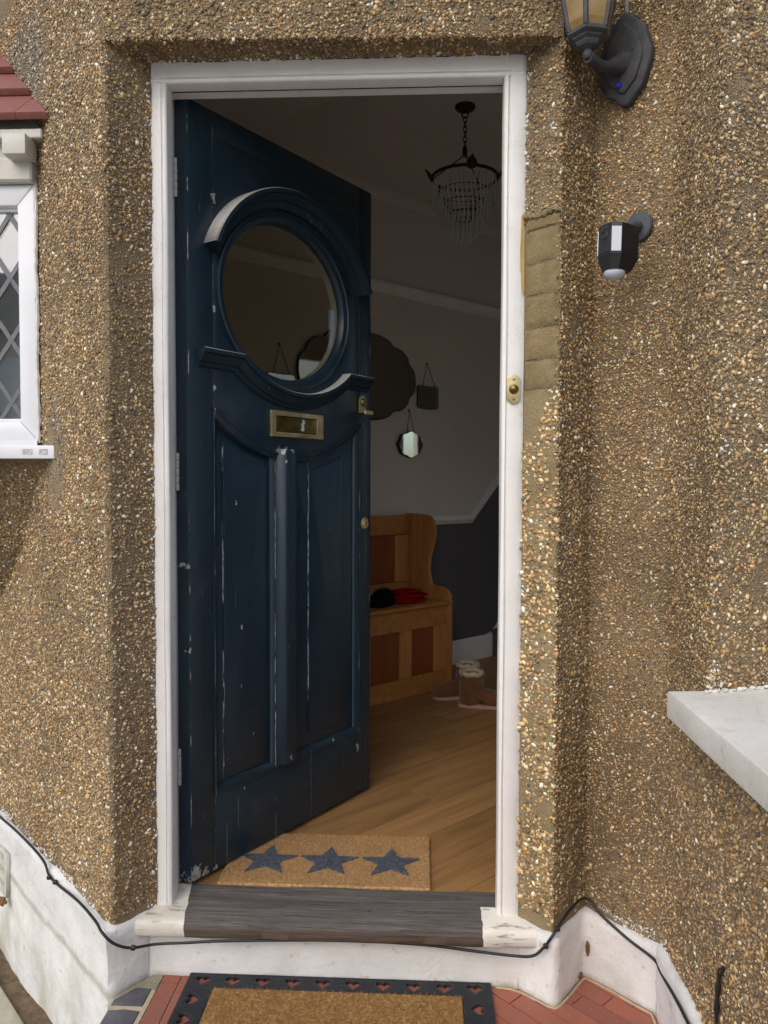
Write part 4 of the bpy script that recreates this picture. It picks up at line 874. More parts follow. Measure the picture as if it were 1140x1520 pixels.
# ------------------------------------------------------------------ porch floor
pf = bpy.data.objects.new('porch_floor', None); COL.objects.link(pf); pf['kind'] = 'structure'; WM[pf.name] = Matrix.Identity(4)
bm = bmesh.new(); prism(bm, [(-.722, -.105), (-.66, -.015), (.25, -.015), (.32, -.07), (.42, .04), (.57, -.11), (.57, -1.3), (-.722, -1.3)], -.296, -.0045); obj('tile_bed', bm, 'grout', pf, sm=0)
def clip_poly(poly, a, b):
    """keep the part of a convex polygon to the right of the directed line a->b"""
    out = []; f = lambda p: (b[0]-a[0])*(p[1]-a[1])-(b[1]-a[1])*(p[0]-a[0])
    for i in range(len(poly)):
        p, r_ = poly[i], poly[(i+1) % len(poly)]; fp, fr_ = f(p), f(r_)
        if fp <= 0: out.append(p)
        if fp*fr_ < 0: t_ = fp/(fp-fr_); out.append((p[0]+(r_[0]-p[0])*t_, p[1]+(r_[1]-p[1])*t_))
    return out
def put_tile(poly, mat, name, h=0):
    if len(poly) < 3: return
    A_ = abs(sum(poly[i][0]*poly[(i+1) % len(poly)][1]-poly[(i+1) % len(poly)][0]*poly[i][1] for i in range(len(poly))))/2
    if A_ < 2e-4: return
    bm = bmesh.new(); prism(bm, poly, -.012, h, bev=.001); obj(name, bm, mat, pf, sm=0)
G = .0016
for (xa, xb, ys) in ((-.6375, -.5925, (-.019, -.054, -.26, -.466, -.672, -.878, -1.084, -1.29)), (-.5905, -.5455, (-.019, -.09, -.29, -.49, -.69, -.89, -1.09, -1.29))):
    for y1, y0 in zip(ys, ys[1:]): put_tile([(xa+G/2, y0+G), (xb-G/2, y0+G), (xb-G/2, y1), (xa+G/2, y1)], 'redtile', 'floor_tile', random.uniform(-.0006, .0004))
DX = .0735; TW = .0520
ex, ey = (q, -q), (q, q)
for r in range(-22, 14):
    for k in range(-14, 16):
        s0 = k*.152+(r % 3)*.0507+.02; t0 = r*TW
        P = [(.276+ex[0]*s+ey[0]*t_, -.070+ex[1]*s+ey[1]*t_) for s, t_ in ((s0+G, t0+G), (s0+.152-G, t0+G), (s0+.152-G, t0+TW-G), (s0+G, t0+TW-G))]
        cx_ = sum(p[0] for p in P)/4; cy_ = sum(p[1] for p in P)/4
        if not (-.62 < cx_ < .62 and -1.0 < cy_ < .09): continue
        P = P[::-1]
        for a, b in (((-.545, 9), (-.545, -9)), ): P = clip_poly(P, b, a) if P else P
        if P: P = clip_poly(P, (-1, -.022), (1, -.022)) if cx_ < .27 else P
        if P and cx_ > .40: P = clip_poly(P, (.42, .045), (.57, -.105))
        if P and cx_ > .52: P = clip_poly(P, (.557, 1), (.557, -2))
        if P and .22 < cx_ < .42: P = clip_poly(P, (.20, -.01), (.42, -.01)) if False else P
        put_tile(P, 'redtile', 'floor_tile', random.uniform(-.0006, .0004))
for (y1, y0) in ((-.078, -.140), (-.158, -.362), (-.378, -.585), (-.60, -.81), (-.825, -1.03)):
    bm = bmesh.new(); k = 12
    L_ = [(-.727, y0), (-.652, y0+.004), (-.651, y1), (-.690, y1+.003), (-.727, y1-.045 if y1 > -.1 else y1)]
    prism(bm, L_, -.10, .0015, bev=.004); obj('edging_brick', bm, 'blackbrick', pf, sm=30)
bm = bmesh.new(); P = [(-.66, -.022), (-.639, -.022), (-.640, -.079), (-.690, -.076), (-.722, -.118), (-.728, -.110), (-.69, -.055)]; prism(bm, P, -.02, .0005); obj('cement_fillet', bm, 'cement', pf, sm=0)
bm = bmesh.new(); bx(bm, -.727, -.640, -.1575, -.1405, -.1, -.001); bx(bm, -.6505, -.6395, -1.1, -.08, -.02, -.0008); obj('cement_fillet', bm, 'grout', pf, sm=0)
# grubby mortar line where the floor meets the plinth on the right
bm = bmesh.new(); tube(bm, [(x+.002*math.sin(i*1.7), y+.002*math.cos(i*2.3), .0) for i, (x, y) in enumerate([(.19, -.03), (.222, -.032), (.25, -.044), (.28, -.068), (.305, -.088), (.321, -.099), (.338, -.088), (.37, -.045), (.408, .010), (.418, .019), (.43, .012), (.47, -.03), (.51, -.072), (.545, -.106), (.546, -.2), (.546, -.6)])], lambda t_: .0035+.002*math.sin(t_*47), 6); obj('cement_fillet', bm, 'grout', pf, sm=60)

# ------------------------------------------------------------------ outside doormat with heart cut-outs
dm = thing('doormat', 'black ribbed rubber doormat with heart cut outs and worn coir centre', 'doormat', (-.195, -.26, 0))
def heart(cx, cy, s, a=0):
    out = []
    for i in range(22):
        t_ = 2*math.pi*i/22; x = 16*math.sin(t_)**3/17; y = (13*math.cos(t_)-5*math.cos(2*t_)-2*math.cos(3*t_)-math.cos(4*t_))/17
        out.append((cx+s*(x*math.cos(a)-y*math.sin(a)), cy+s*(x*math.sin(a)+y*math.cos(a))))
    return out
X0, X1, Y1, Y0 = -.570, .178, -.026, -.486
hs = [heart(-.531+.0743*k, -.049, .0205) for k in range(10)]+[heart(-.5365, -.121-.069*k, .0205, R(90)) for k in range(5)]+[heart(.1405, -.121-.069*k, .0205, R(-90)) for k in range(5)]
obj('rubber_border', shape(rect(X0, X1, Y0, Y1), [rect(-.498, .106, -.44, -.079)]+hs, .009, .001, lambda x, y, h: (x, y, h+.001)), 'rubber', dm)
bm = bmesh.new()
hh = [h for h in hs]
def ribs(x0, x1, y, holes_):
    segs = [(x0, x1)]
    for h in holes_:
        ys = [p[1] for p in h]
        if not (min(ys)-.002 < y < max(ys)+.002): continue
        ya = [p[0] for p in h if abs(p[1]-y) < .009]; ya = ya or [p[0] for p in h]; lo, hi = min(ya)-.003, max(ya)+.003; ns = []
        for a, b in segs:
            if hi < a or lo > b: ns.append((a, b))
            else:
                if lo > a+.002: ns.append((a, lo))
                if hi < b-.002: ns.append((hi, b))
        segs = ns
    return segs
y = Y1-.004
while y > Y0+.004:
    parts = [(X0+.003, X1-.003)] if y > -.077 or y < -.442 else [(X0+.003, -.501), (.109, X1-.003)]
    for a, b in parts:
        for (u, v) in ribs(a, b, y, hh): bx(bm, u, v, y-.0014, y+.0014, .0095, .0116)
    y -= .0048
obj('ribs', bm, 'rubber', dm, sm=0, kind='stuff')
def coir_pile(bm, x0, x1, y0, y1, z0, h, n, seed, tint=None):
    r_ = np.random.default_rng(seed)
    for i in range(n):
        x, y_ = r_.uniform(x0, x1), r_.uniform(y0, y1); a = r_.normal(size=2)*.5; hh_ = h*(.6+.6*r_.random()); w = .0006
        p = Vector((x, y_, z0)); t_ = p+Vector((a[0]*hh_, a[1]*hh_, hh_)); th = r_.random()*3.14; d = Vector((math.cos(th)*w, math.sin(th)*w, 0))
        vs = [bm.verts.new(p-d), bm.verts.new(p+d), bm.verts.new(t_)]; bm.faces.new(vs)
bm = bmesh.new(); bx(bm, -.497, .105, -.439, -.080, .001, .0105, .002); obj('coir_base', bm, 'coirdark', dm)
bm = bmesh.new(); coir_pile(bm, -.496, .104, -.438, -.081, .009, .009, 22000, 4); obj('coir_pile', bm, 'coirdark', dm, sm=0, kind='stuff')
# tiny motif at the middle of the worn mat, just cut by the lower edge of the picture
bm = bmesh.new(); prism(bm, heart(-.194, -.225, .02), .0105, .0185); obj('printed_motif', bm, 'rubber', dm, sm=0)

# ------------------------------------------------------------------ hall
FZ = .165; CZ = 2.77
hall = bpy.data.objects.new('hall_wall', None); COL.objects.link(hall); hall['kind'] = 'structure'; WM[hall.name] = Matrix.Identity(4)
u_ = Vector((q, q, 0)); n_ = Vector((q, -q, 0))           # along the far wall, and out of it into the hall
FW = Vector((0, 2.45, 0))
def fwp(u, d, z): p = FW+u_*(u-FW.dot(u_))+n_*d; return Vector((p.x, p.y, z))
HP = [(-.70, .145), (-1.505, .945), (2.6, 5.05), (3.93, 3.72), (.36, .15)]
def vwall(a, b, z0, z1, mat, name='wall_panel'):
    d = Vector((b[0]-a[0], b[1]-a[1], 0)).normalized(); n2 = Vector((d.y, -d.x, 0))*-.05; bm = bmesh.new()
    pts = [(a[0], a[1]), (b[0], b[1]), (b[0]+n2.x, b[1]+n2.y), (a[0]+n2.x, a[1]+n2.y)]; prism(bm, pts, z0, z1); return obj(name, bm, mat, hall, sm=0)
vwall(HP[0], HP[1], FZ-.05, CZ, 'hallwall'); vwall(HP[2], HP[3], FZ-.05, CZ, 'hallwall'); rw = lambda t: (HP[4][0]+t*q, HP[4][1]+t*q)
vwall(HP[3], rw(3.66), FZ-.05, CZ, 'hallwall'); vwall(rw(3.45), rw(2.2), FZ-.05, CZ, 'hallwall'); vwall(rw(3.66), rw(3.45), FZ-.05, 1.05, 'hallwall'); vwall(rw(3.66), rw(3.45), 2.25, CZ, 'hallwall'); vwall(rw(1.38), HP[4], FZ-.05, CZ, 'hallwall'); vwall(rw(2.2), rw(1.38), 2.2, CZ, 'hallwall')     # unseen openings added: wide one lights the hall, slot brightens the round mirror
fr_ = lambda t: (rw(t)[0]+2.0*q, rw(t)[1]-2.0*q)
vwall(fr_(4.2), fr_(.9), FZ-.05, CZ, 'hallwall')  # unseen wall added behind the wide opening to tone down its reflections
# far wall: frieze above the picture rail, pale field, charcoal below the dado (which climbs with the stairs)
def far(outline, mat, d=0): m = lambda x, y, h: tuple(fwp(x, d-.05+h, y)); return obj('wall_panel', shape(outline, [], .05, 0, m), mat, hall, sm=0)
U0, UB, U1 = -.45, 2.15, 5.42; SL = .93
far([(U0, 2.28), (U1, 2.28), (U1, CZ), (U0, CZ)], 'upperwall')
zd = lambda u: 1.02 if u < UB else 1.02+SL*(u-UB)
far([(U0, 1.02), (UB, 1.02), (UB+1.26/SL, 2.28), (U0, 2.28)], 'hallwall')
far([(U0, FZ-.05), (U1, FZ-.05), (U1, 2.28), (UB+1.26/SL, 2.28), (UB, 1.02), (U0, 1.02)], 'darkwall')
fput = lambda x, h, z: tuple(fwp(x, h, z))
def rail(name, path, prof, mat): bm = bmesh.new(); sweep(bm, path, prof, False, fput); return obj(name, bm, mat, hall, sm=40)
rail('picture_rail', [(U0, 2.28), (U1, 2.28)], [(-.038, 0), (-.036, .012), (-.02, .014), (-.006, .03), (.008, .034), (.02, .03), (.028, .012), (.030, 0)], 'trim')
rail('dado_rail', [(U0, 1.02), (UB, 1.02), (UB+1.4, 1.02+1.4*SL)], [(-.024, 0), (-.022, .01), (-.012, .013), (-.004, .024), (.006, .026), (.012, .018), (.024, .014), (.026, 0)], 'trim')
rail('cornice', [(U0, CZ), (U1, CZ)], [(-.05, 0), (-.048, .008), (-.03, .012), (-.012, .03), (-.006, .046), (0, .05), (0, 0)], 'upperwall')
rail('skirting', [(U0, FZ), (2.27, FZ)], [(0, 0), (0, .016), (.115, .016), (.122, .012), (.130, .010), (.138, .004), (.138, 0)], 'trim')
ceil = bpy.data.objects.new('hall_ceiling', None); COL.objects.link(ceil); ceil['kind'] = 'structure'; WM[ceil.name] = Matrix.Identity(4)
bm = bmesh.new(); prism(bm, HP, CZ, CZ+.08); obj('ceiling_plaster', bm, 'ceiling', ceil, sm=0)
bm = bmesh.new(); P3_ = [(-.262, 1.28, CZ-.004), (-.985, 1.46, CZ-.12), (-1.49, .955, CZ-.17), (-.70, .16, CZ-.12), (-.33, .16, CZ-.02), (.10, .90, CZ-.004)]
vb = [bm.verts.new(p) for p in P3_]; vt_ = [bm.verts.new((p[0], p[1], CZ-.002)) for p in P3_]; bm.faces.new(vb); bm.faces.new(vt_[::-1])
for i in range(6): bm.faces.new((vb[i], vb[(i+1) % 6], vt_[(i+1) % 6], vt_[i]))
obj('sloping_ceiling', bm, 'ceiling', ceil, sm=0)
vwall((.36, .150), (-.70, .145), 2.262, CZ, 'hallwall')
# planked floor
flr = bpy.data.objects.new('hall_floor', None); COL.objects.link(flr); flr['kind'] = 'structure'; WM[flr.name] = Matrix.Identity(4)
bm = bmesh.new(); prism(bm, [(-.62, .0945)]+HP+[(.205, .0945)], FZ-.05, FZ-.006); obj('floor_bed', bm, 'darkslot', flr, sm=0)
def clip_poly(poly, a, b):
    """keep the part of a convex polygon to the right of the directed line a->b"""
    out = []; f = lambda p: (b[0]-a[0])*(p[1]-a[1])-(b[1]-a[1])*(p[0]-a[0])
    for i in range(len(poly)):
        p, r_ = poly[i], poly[(i+1) % len(poly)]; fp, fr_ = f(p), f(r_)
        if fp <= 0: out.append(p)
        if fp*fr_ < 0: t_ = fp/(fp-fr_); out.append((p[0]+(r_[0]-p[0])*t_, p[1]+(r_[1]-p[1])*t_))
    return out
FP = [(-.625, .0945), (-.70, .15), (-1.505, .945), (2.6, 5.05), (3.93, 3.72), (.36, .16), (.2085, .0945)]
for r in range(0, 17):
    for k in range(-3, 6):
        d0 = .002+r*.145; u0 = k*1.21+(r*.43) % 1.21-.5
        quad = [fwp(u0, d0, 0), fwp(u0+1.2085, d0, 0), fwp(u0+1.2085, d0+.1437, 0), fwp(u0, d0+.1437, 0)]; pl = [(p.x, p.y) for p in quad]
        for i in range(len(FP)):
            if pl: pl = clip_poly(pl, FP[i], FP[(i+1) % len(FP)])
        if len(pl) < 3: continue
        o3 = fwp(u0, d0, FZ); loc = []
        for x, y in pl: v = Vector((x-o3.x, y-o3.y, 0)); loc.append((v.dot(u_), -v.dot(n_)))
        bm = bmesh.new(); prism(bm, loc, -.006, 0, bev=.0006); bmesh.ops.recalc_face_normals(bm, faces=bm.faces); me = bpy.data.meshes.new('floor_plank'); bm.to_mesh(me); bm.free(); me.materials.append(MT['oak'])
        o = bpy.data.objects.new('floor_plank', me); COL.objects.link(o); o.parent = flr; o.location = o3; o.rotation_euler = (0, 0, R(45))
# stairs along the far wall
st = thing('staircase', 'grey carpeted stairs with white painted wall string rising to the right', 'staircase', tuple(fwp(2.4, .4, FZ)))
for i in range(8):
    ua = 2.345+i*.225; za = FZ+.172*i
    bm = bmesh.new(); m = Matrix.Identity(4)
    for j in range(3): m[j][0], m[j][1], m[j][2] = u_[j], n_[j], (0, 0, 1)[j]
    m.translation = fwp(0, 0, 0); m = m @ Matrix.Translation((-FW.dot(u_)+FW.dot(u_), 0, 0))
    bx(bm, ua, ua+.45, .022, .86, za, za+.150, .0, mat=m); bx(bm, ua-.022, ua+.45, .022, .86, za+.1505, za+.172, .009, mat=m, seg=3); obj('step', bm, 'carpet', st, sm=40)
bm = bmesh.new(); sw = shape([(2.2715, FZ), (2.40, FZ), (4.2, FZ+1.45), (4.2, FZ+1.72), (2.39, .345), (2.34, .312), (2.2715, .303)], [], .02, .002, lambda x, y, h: tuple(fwp(x, h+.001, y))); bm.free(); obj('wall_string', sw, 'trim', st)

# ------------------------------------------------------------------ settle bench
bn = thing('settle_bench', 'waxed pine settle bench with panelled front and shaped tall back', 'bench', tuple(fwp(1.1, .2, FZ)))
BR, BL, BD = 1.622, .66, .332
def bb(name, mat, a0, a1, d0, d1, z0, z1, bev=.003, par=None):
    bm = bmesh.new(); m = Matrix.Identity(4)
    for j in range(3): m[j][0], m[j][1], m[j][2] = u_[j], n_[j], (0, 0, 1)[j]
    m.translation = fwp(0, 0, 0); bx(bm, a0, a1, d0, d1, z0, z1, bev, mat=m); return obj(name, bm, mat, par or bn)
zf = FZ
bb('seat', 'pineh', BL, BR+.004, .03, BD+.022, .604, .625, .006)
bb('seat_rail', 'pineh', BL+.03, BR-.026, BD-.022, BD, .500, .6035)
bb('plinth_board', 'pineh', BL+.03, BR-.026, BD-.022, BD+.002, zf, .262)
stl = [BL+.03, BL+.14, 1.00, 1.10, 1.275, 1.375, BR-.125, BR-.026]
for a, b in ((.69, .79), (.98, 1.07), (1.265, 1.345), (1.51, BR-.026)): bb('front_stile', 'pine', a, b, BD-.022, BD-.0005, .2625, .4995)
for a, b in ((.7905, .9795), (1.0705, 1.2645), (1.3455, 1.5095)): bb('front_panel', 'pinedark', a, b, BD-.022, BD-.010, .2625, .4995)
# end panels: low arm in front, tall wing at the back
def endp(u0):
    pr_ = [(.0, zf), (BD+.004, zf), (BD+.004, .60), (BD, .652), (BD-.02, .676), (BD-.055, .690), (BD-.10, .690), (BD-.135, .694), (.185, .735), (.176, .78), (.182, .83), (.200, .885), (.216, .94), (.222, .985), (.214, 1.03), (.19, 1.056), (.15, 1.068), (.09, 1.07), (.0, 1.07)]
    pr_ = [(p.x, p.y) for p in [Vector((a, b, 0)) for a, b in pr_]]
    return shape(pr_, [], .024, .003, lambda x, y, h: tuple(fwp(u0+h, x+.016, y)))
obj('end_panel', endp(BR-.0255), 'pine', bn, sm=40); obj('end_panel', endp(BL), 'pine', bn, sm=40)
bb('back_rail', 'pineh', BL+.03, BR-.03, .03, .055, .955, 1.062, .006)
bb('back_rail', 'pineh', BL+.03, BR-.03, .03, .055, .626, .70)
for a, b in ((.69, .79), (1.08, 1.17), (1.49, BR-.03)): bb('back_stile', 'pine', a, b, .03, .0545, .7005, .9545)
for a, b in ((.7905, 1.0795), (1.1705, 1.4895)): bb('back_panel', 'pinedark', a, b, .03, .042, .7005, .9545)
# folded things on the seat
def lump(name, mat, c, ru, rd, rz, seed, flat=.5, amp=.22):
    bm = bmesh.new(); bmesh.ops.create_icosphere(bm, subdivisions=4, radius=1); P = np.array([v.co for v in bm.verts]); d = wnoise(P, 3.2, seed)*amp+wnoise(P, 9, seed+1)*amp*.35
    for v, k in zip(bm.verts, d):
        x, y_, z_ = v.co*(1+k); z_ = max(z_, -.55); s3 = lambda t_, e: math.copysign(abs(t_)**e, t_)
        v.co = fwp(c[0]+ru*s3(x, .85), c[1]+rd*s3(y_, .85), c[2]+rz*(s3(z_, .8)+.55))
    return bm
sf = tag(obj('folded_scarf', lump('s', 'red', (1.42, .225, .6255), .115, .085, .020, 31), 'red'), 'bright red folded knitted scarf lying on the bench seat', 'scarf')
obj('upper_fold', lump('s', 'red', (1.415, .222, .652), .108, .078, .013, 35), 'red', sf); obj('upper_fold', lump('s', 'red', (1.40, .21, .668), .085, .065, .012, 38, amp=.3), 'red', sf)
hat = tag(obj('woolly_hat', lump('h', 'blackwool', (1.21, .235, .6255), .088, .075, .034, 41, amp=.3), 'blackwool'), 'crumpled black woolly hat beside the red scarf on the bench', 'hat')
bm = bmesh.new(); r_ = np.random.default_rng(5)
for i in range(700):
    v = r_.normal(size=3); v /= np.linalg.norm(v); v[2] = abs(v[2]); p = fwp(1.245+.05*v[0], .225+.045*v[1], .665+.035*v[2]); t_ = p+Vector(v)*.016; d = Vector(r_.normal(size=3))*.0012
    bm.faces.new([bm.verts.new(p-d), bm.verts.new(p+d), bm.verts.new(t_)])
bmesh.ops.create_icosphere(bm, subdivisions=2, radius=1, matrix=Matrix.Translation(fwp(1.245, .225, .665)) @ Matrix.Diagonal((.045, .045, .032, 1)))
obj('pompom', bm, 'blackwool', hat, sm=0)

# ------------------------------------------------------------------ boots
def boot(name, label, loc, rot):
    b = thing(name, label, 'boot', loc, rot, 'pair of sheepskin boots on the hall floor')
    # sections from heel/shaft down to the toe, local x = toe direction
    bm = bmesh.new(); rows = []; seg = 20
    secs = [((-.002, 0, .158), .054, .056, 0), ((-.002, 0, .13), .055, .057, 0), ((0, 0, .10), .056, .056, 0), ((.004, 0, .078), .062, .052, -18), ((.020, 0, .058), .078, .050, -34), ((.052, 0, .046), .080, .048, -58), ((.095, 0, .036), .052, .049, -74), ((.135, 0, .030), .036, .046, -84), ((.165, 0, .024), .026, .036, -90), ((.182, 0, .018), .012, .018, -90)]
    for (cx, cy_, cz), ra, rb, an in secs:
        m = Matrix.Translation((cx, cy_, cz)) @ Matrix.Rotation(R(-an), 4, 'Y'); row = []
        for k in range(seg):
            a = 2*math.pi*k/seg; p = m @ Vector((ra*math.cos(a), rb*math.sin(a), 0)); p.z = max(p.z, .0135); p.x = max(p.x, -.064); row.append(bm.verts.new(p))
        rows.append(row)
    for a, c_ in zip(rows, rows[1:]):
        for k in range(seg): bm.faces.new((a[k], a[(k+1) % seg], c_[(k+1) % seg], c_[k]))
    bm.faces.new(rows[-1]); bm.faces.new(rows[0][::-1])
    # foot block under the shaft keeps the heel full
    up_ = obj('suede_upper', bm, 'suede', b, local=True, sm=70)
    bm = bmesh.new(); lathe(bm, [(.05, 0), (.054, .02), (.055, .07), (.054, .10)], 20, Matrix.Translation((-.006, 0, .013))); obj('heel_counter', bm, 'suede', b, local=True, sm=70)
    so = [(-.064, 0), (-.058, .032), (-.03, .047), (.03, .044), (.09, .048), (.14, .046), (.172, .03), (.184, .0), (.172, -.03), (.14, -.046), (.09, -.048), (.03, -.044), (-.03, -.047), (-.058, -.032)]
    so = [(p.x, p.y) for p in catmull([(x, y_, 0) for x, y_ in so], 3, True)]; bm = bmesh.new(); prism(bm, so, 0, .015, bev=.003); obj('sole', bm, 'sole', b, local=True)
    bm = bmesh.new(); pts = [(-.002+.050*math.cos(2*math.pi*i/20), .052*math.sin(2*math.pi*i/20), .160+.004*math.sin(i*2.1)) for i in range(20)]; tube(bm, pts, lambda t_: .0125+.003*math.sin(t_*60), 8, True); obj('fleece_cuff', bm, 'fleece', b, local=True, sm=80)
    bm = bmesh.new(); tube(bm, [(.058, .008*math.sin(i), .160-.0085*i) for i in range(8)]+[], .0012, 5); obj('side_seam', bm, 'sole', b, local=True)
    return b
boot('boot', 'front sheepskin boot of the pair, dusky pink suede, toe pointing right', (.250, 1.80, FZ), R(-8))
boot('boot', 'rear sheepskin boot of the pair, dusky pink suede, toe pointing left', (.238, 1.96, FZ), R(196))

# ------------------------------------------------------------------ inside star mat
sm_ = thing('star_doormat', 'tan coir doormat printed with three grey stars just inside the threshold', 'doormat', (-.252, .24, FZ))
bm = bmesh.new(); bx(bm, -.536, .031, .0965, .392, FZ, FZ+.011, .003); obj('coir_base', bm, 'coir', sm_)
bm = bmesh.new(); coir_pile(bm, -.535, .030, .0975, .391, FZ+.010, .005, 18000, 9)
obj('coir_pile', bm, 'coir', sm_, sm=0, kind='stuff')
for xc in (-.424, -.252, -.078):
    st_ = [((.086 if i % 2 == 0 else .036)*math.sin(math.pi*i/5), (.086 if i % 2 == 0 else .036)*math.cos(math.pi*i/5)) for i in range(10)]
    bm = bmesh.new(); prism(bm, [(xc+x, .222+y_*.97) for x, y_ in st_][::-1], FZ+.011, FZ+.0155); 
    bx0 = bm; r_ = np.random.default_rng(int(xc*1000)+500); cnt = 0
    def inside(x, y_):
        c_ = False; k = len(st_)
        for i in range(k):
            (xa, ya), (xb, yb) = st_[i], st_[i-1]
            if (ya > y_) != (yb > y_) and x < (xb-xa)*(y_-ya)/(yb-ya)+xa: c_ = not c_
        return c_
    while cnt < 1300:
        x, y_ = r_.uniform(-.088, .088, 2)
        if not inside(x, y_): continue
        cnt += 1; hh_ = .0035*(.5+r_.random()); a = r_.normal(size=2)*.6; p = Vector((xc+x, .222+y_*.97, FZ+.0145)); d = Vector((.0007*math.cos(cnt), .0007*math.sin(cnt), 0))
        bm.faces.new([bm.verts.new(p-d), bm.verts.new(p+d), bm.verts.new(p+Vector((a[0]*hh_, a[1]*hh_, hh_)))])
    obj('star_print', bm, 'starprint', sm_, sm=0)

# ------------------------------------------------------------------ mirrors on the far wall
def mirror(label, uc, zc, outline, bev, chain=None, tilt=0.0):
    t_ = thing('mirror', label, 'mirror', tuple(fwp(uc, .02, zc)), 0)
    ol = [(p.x, p.y) for p in catmull([(x, y_, 0) for x, y_ in outline], 4, True)]
    obj('backing', shape([(x*1.02, y_*1.03) for x, y_ in ol], [], .010, .002, lambda x, y, h: tuple(fwp(uc+x, .006+h, zc+y))), 'mirrordark', t_)
    obj('mirror_glass', shape(ol, [], .004, .0015, lambda x, y, h: tuple(fwp(uc+x, .0163+abs(tilt)*.1+h-x*tilt, zc+y))), 'mirror', t_, sm=15)
    if chain:
        (xa, za), (xb, zb), (xt, zt) = chain; bm = bmesh.new(); tube(bm, [fwp(uc+xa, .02, zc+za), fwp(uc+xt, .008, zc+zt), fwp(uc+xb, .02, zc+zb)], .0022, 6); obj('chain', bm, 'chain', t_)
        bm = bmesh.new(); lathe(bm, [(.005, 0), (.005, .006), (0, .008)], 8, Matrix.Translation(fwp(uc+xt, .0, zc+zt)) @ n_.to_track_quat('Z', 'Y').to_matrix().to_4x4()); obj('hook', bm, 'chain', t_)
    return t_
half = [(0, .222), (.13, .216), (.20, .196), (.235, .168), (.29, .158), (.335, .125), (.35, .09), (.385, .055), (.396, 0), (.385, -.055), (.35, -.09), (.335, -.125), (.29, -.158), (.235, -.168), (.20, -.196), (.13, -.216), (0, -.222)]
mirror('large frameless scalloped mirror partly hidden behind the open front door', 1.27, 1.793, half+[(-x, z_) for x, z_ in half[-2:0:-1]], .0)
sqo = [(-.082, -.045), (-.077, -.058), (-.062, -.062), (0, -.066), (.062, -.062), (.077, -.058), (.082, -.045), (.080, 0), (.082, .045), (.074, .058), (.060, .062), (0, .060), (-.060, .062), (-.074, .058), (-.082, .045), (-.080, 0)]
mirror('small squarish dark mirror hung on a chain right of the large mirror', 1.772, 1.717, sqo, 0, ((-.05, .06), (.05, .06), (-.002, .19)))
ro = []
for i in range(40):
    a = 2*math.pi*i/40; k = 1+.045*math.cos(8*a); ro.append((.092*k*math.cos(a), .069*k*math.sin(a)))
mirror('small round scalloped mirror hung on a chain above the bench', 1.632, 1.447, ro, 0, ((-.03, .062), (.03, .062), (0, .19)), .0594)
mirror('small mirror on a chain seen through the oval door window', .772, 1.69, sqo, 0, ((-.045, .06), (.05, .06), (0, .205)))

# ------------------------------------------------------------------ chandelier
chn = thing('chandelier', 'tiered glass drop chandelier on a bronze chain in the dark hall', 'chandelier', (.172, 1.32, CZ))
T3 = Matrix.Translation((.172, 1.32, 0))
bm = bmesh.new(); lathe(bm, [(.012, CZ-.022), (.036, CZ-.014), (.042, CZ-.006), (.042, CZ)], 24, T3); obj('ceiling_rose', bm, 'chain', chn)
zt = CZ-.022; bm = bmesh.new(); tube(bm, [T3 @ Vector((.013*math.cos(a), 0, zt-.012+.013*math.sin(a))) for a in np.linspace(0, 6.0, 14)], .003, 6, True); obj('loop', bm, 'chain', chn)
zz_ = zt-.022; k = 0
while zz_ > 2.605:
    bm = bmesh.new(); m = T3 @ Matrix.Rotation(R(90*(k % 2)+20), 4, 'Z'); tube(bm, [m @ Vector((.0075*math.cos(a), 0, zz_-.010+.013*math.sin(a))) for a in np.linspace(0, 2*math.pi*11/12, 12)], .0021, 5, True); obj('chain_link', bm, 'chain', chn); zz_ -= .0195; k += 1
bm = bmesh.new(); lathe(bm, [(.004, 2.61), (.010, 2.597), (.010, 2.58), (.006, 2.57), (.0, 2.565)], 12, T3); obj('hanger', bm, 'chain', chn)
RR = .134; ZR = 2.482
bm = bmesh.new(); tube(bm, [T3 @ Vector((RR*math.cos(a), RR*math.sin(a), ZR)) for a in np.linspace(0, 2*math.pi*47/48, 48)], .0065, 8, True); obj('ring', bm, 'chain', chn)
for i in range(3):
    a = R(175+120*i); p = T3 @ Vector((RR*math.cos(a), RR*math.sin(a), ZR)); bm = bmesh.new(); tube(bm, [T3 @ Vector((0, 0, 2.575)), p], .0024, 6); obj('hanging_rod', bm, 'chain', chn)
for a_ in (184, -4, 278):
    a = R(a_); bm = bmesh.new(); lf = [(-.018, -.010), (0, -.018), (.018, -.010), (.022, .008), (.016, .020), (.006, .030), (0, .042), (-.006, .030), (-.016, .020), (-.022, .008)]
    m = T3 @ Matrix.Rotation(a, 4, 'Z') @ Matrix.Translation((RR+.004, 0, ZR)) @ Matrix.Rotation(R(34), 4, 'Y') @ Matrix.Rotation(R(90), 4, 'Z') @ Matrix.Rotation(R(90), 4, 'X')
    prism(bm, lf, -.003, .003, m, .001); obj('leaf_finial', bm, 'chain', chn)
bm = bmesh.new(); lathe(bm, [(.0005, 0), (.0032, .004), (.0042, .012), (.003, .085), (.0015, .095), (.0004, .098)], 5); dme = bpy.data.meshes.new('glass_drop'); bm.to_mesh(dme); bm.free(); dme.materials.append(MT['crystal'])
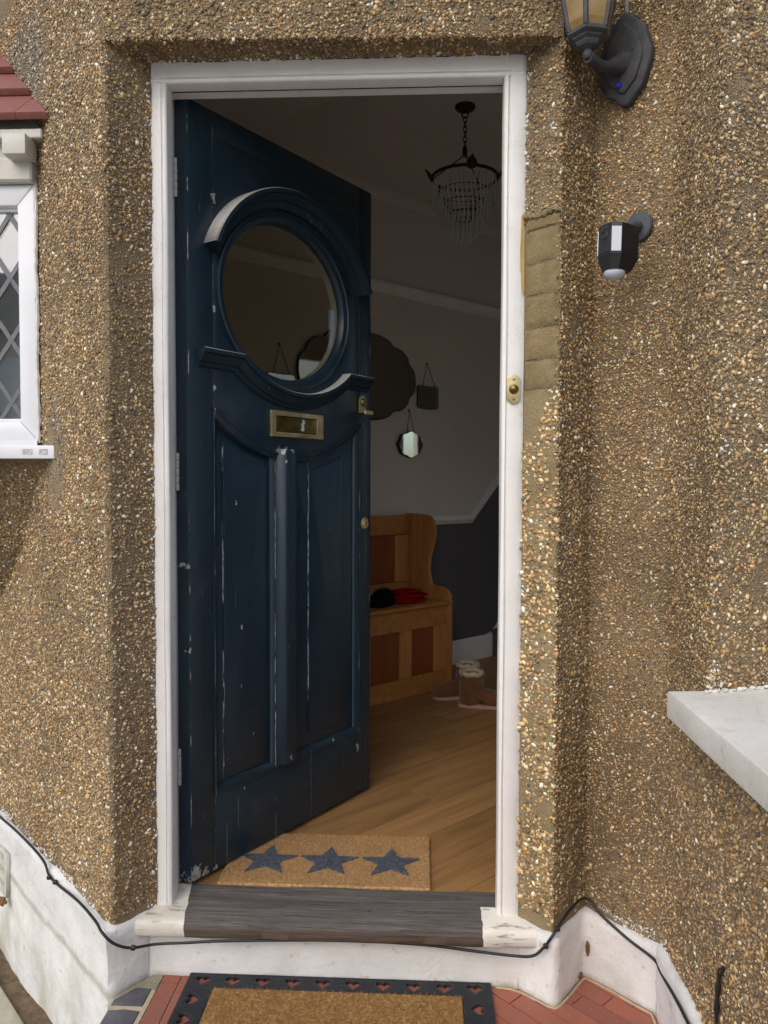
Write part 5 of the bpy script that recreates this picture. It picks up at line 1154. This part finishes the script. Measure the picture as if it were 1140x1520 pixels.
for (r_, z_, n2, sc_) in ((.130, 2.470, 44, 1.0), (.105, 2.425, 34, 1.0), (.080, 2.380, 27, .95), (.056, 2.340, 18, .95), (.032, 2.315, 10, .95)):
    if r_ < .13:
        bm = bmesh.new(); tube(bm, [T3 @ Vector((r_*math.cos(a), r_*math.sin(a), z_)) for a in np.linspace(0, 2*math.pi*35/36, 36)], .0022, 5, True); obj('tier_ring', bm, 'chain', chn)
        for j in range(3):
            a = R(175+120*j); bm = bmesh.new(); tube(bm, [T3 @ Vector((r_*math.cos(a), r_*math.sin(a), z_)), T3 @ Vector((RR*math.cos(a), RR*math.sin(a), ZR))], .0010, 4); obj('tier_wire', bm, 'chain', chn)
    for j in range(n2):
        a = 2*math.pi*j/n2; o = bpy.data.objects.new('glass_drop', dme); COL.objects.link(o); o.parent = chn; o.location = (r_*math.cos(a), r_*math.sin(a), z_-.098*sc_-CZ-.003); o.scale = (.95, .95, sc_); o.rotation_euler = (random.uniform(-.04, .04), random.uniform(-.04, .04), random.random()*6)

# ------------------------------------------------------------------ house across the street, mirrored in the leaded window
MT['redbrick'] = plain('pale_rendered_wall', srgb(176, 170, 160), .9, 0, .15, 3, .2); MT['slate'] = plain('grey_slate', srgb(82, 84, 90), .7, 0, .15, 2, .3)
hs_ = thing('rendered_house', 'pale rendered house across the street mirrored in the leaded window', 'house', (-9.5, -19, -.3))
bm = bmesh.new(); bx(bm, -17, -2, -27, -19, -.3, 5.4); obj('wall', bm, 'redbrick', hs_, sm=0)
bm = bmesh.new(); prism(bm, [(-27.4, 5.4), (-18.6, 5.4), (-23, 8.2)], -17.2, -1.8, Matrix(((0, 0, 1, 0), (1, 0, 0, 0), (0, 1, 0, 0), (0, 0, 0, 1)))); rf_ = obj('roof', bm, 'slate', hs_, sm=0)
bm = bmesh.new(); bx(bm, -10.2, -8.8, -23.4, -22.6, 7.6, 9.4); obj('chimney', bm, 'redbrick', rf_, sm=0)
for xw in (-15, -11.5, -7.5, -4):
    for zw in (.6, 3.2):
        bm = bmesh.new(); bx(bm, xw-.75, xw+.75, -19.02, -18.94, zw, zw+1.5); w_ = obj('window', bm, 'upvc', hs_, sm=0)
        bm = bmesh.new(); bx(bm, xw-.65, xw+.65, -18.938, -18.93, zw+.1, zw+1.4); obj('pane', bm, 'winglass', w_, sm=0)
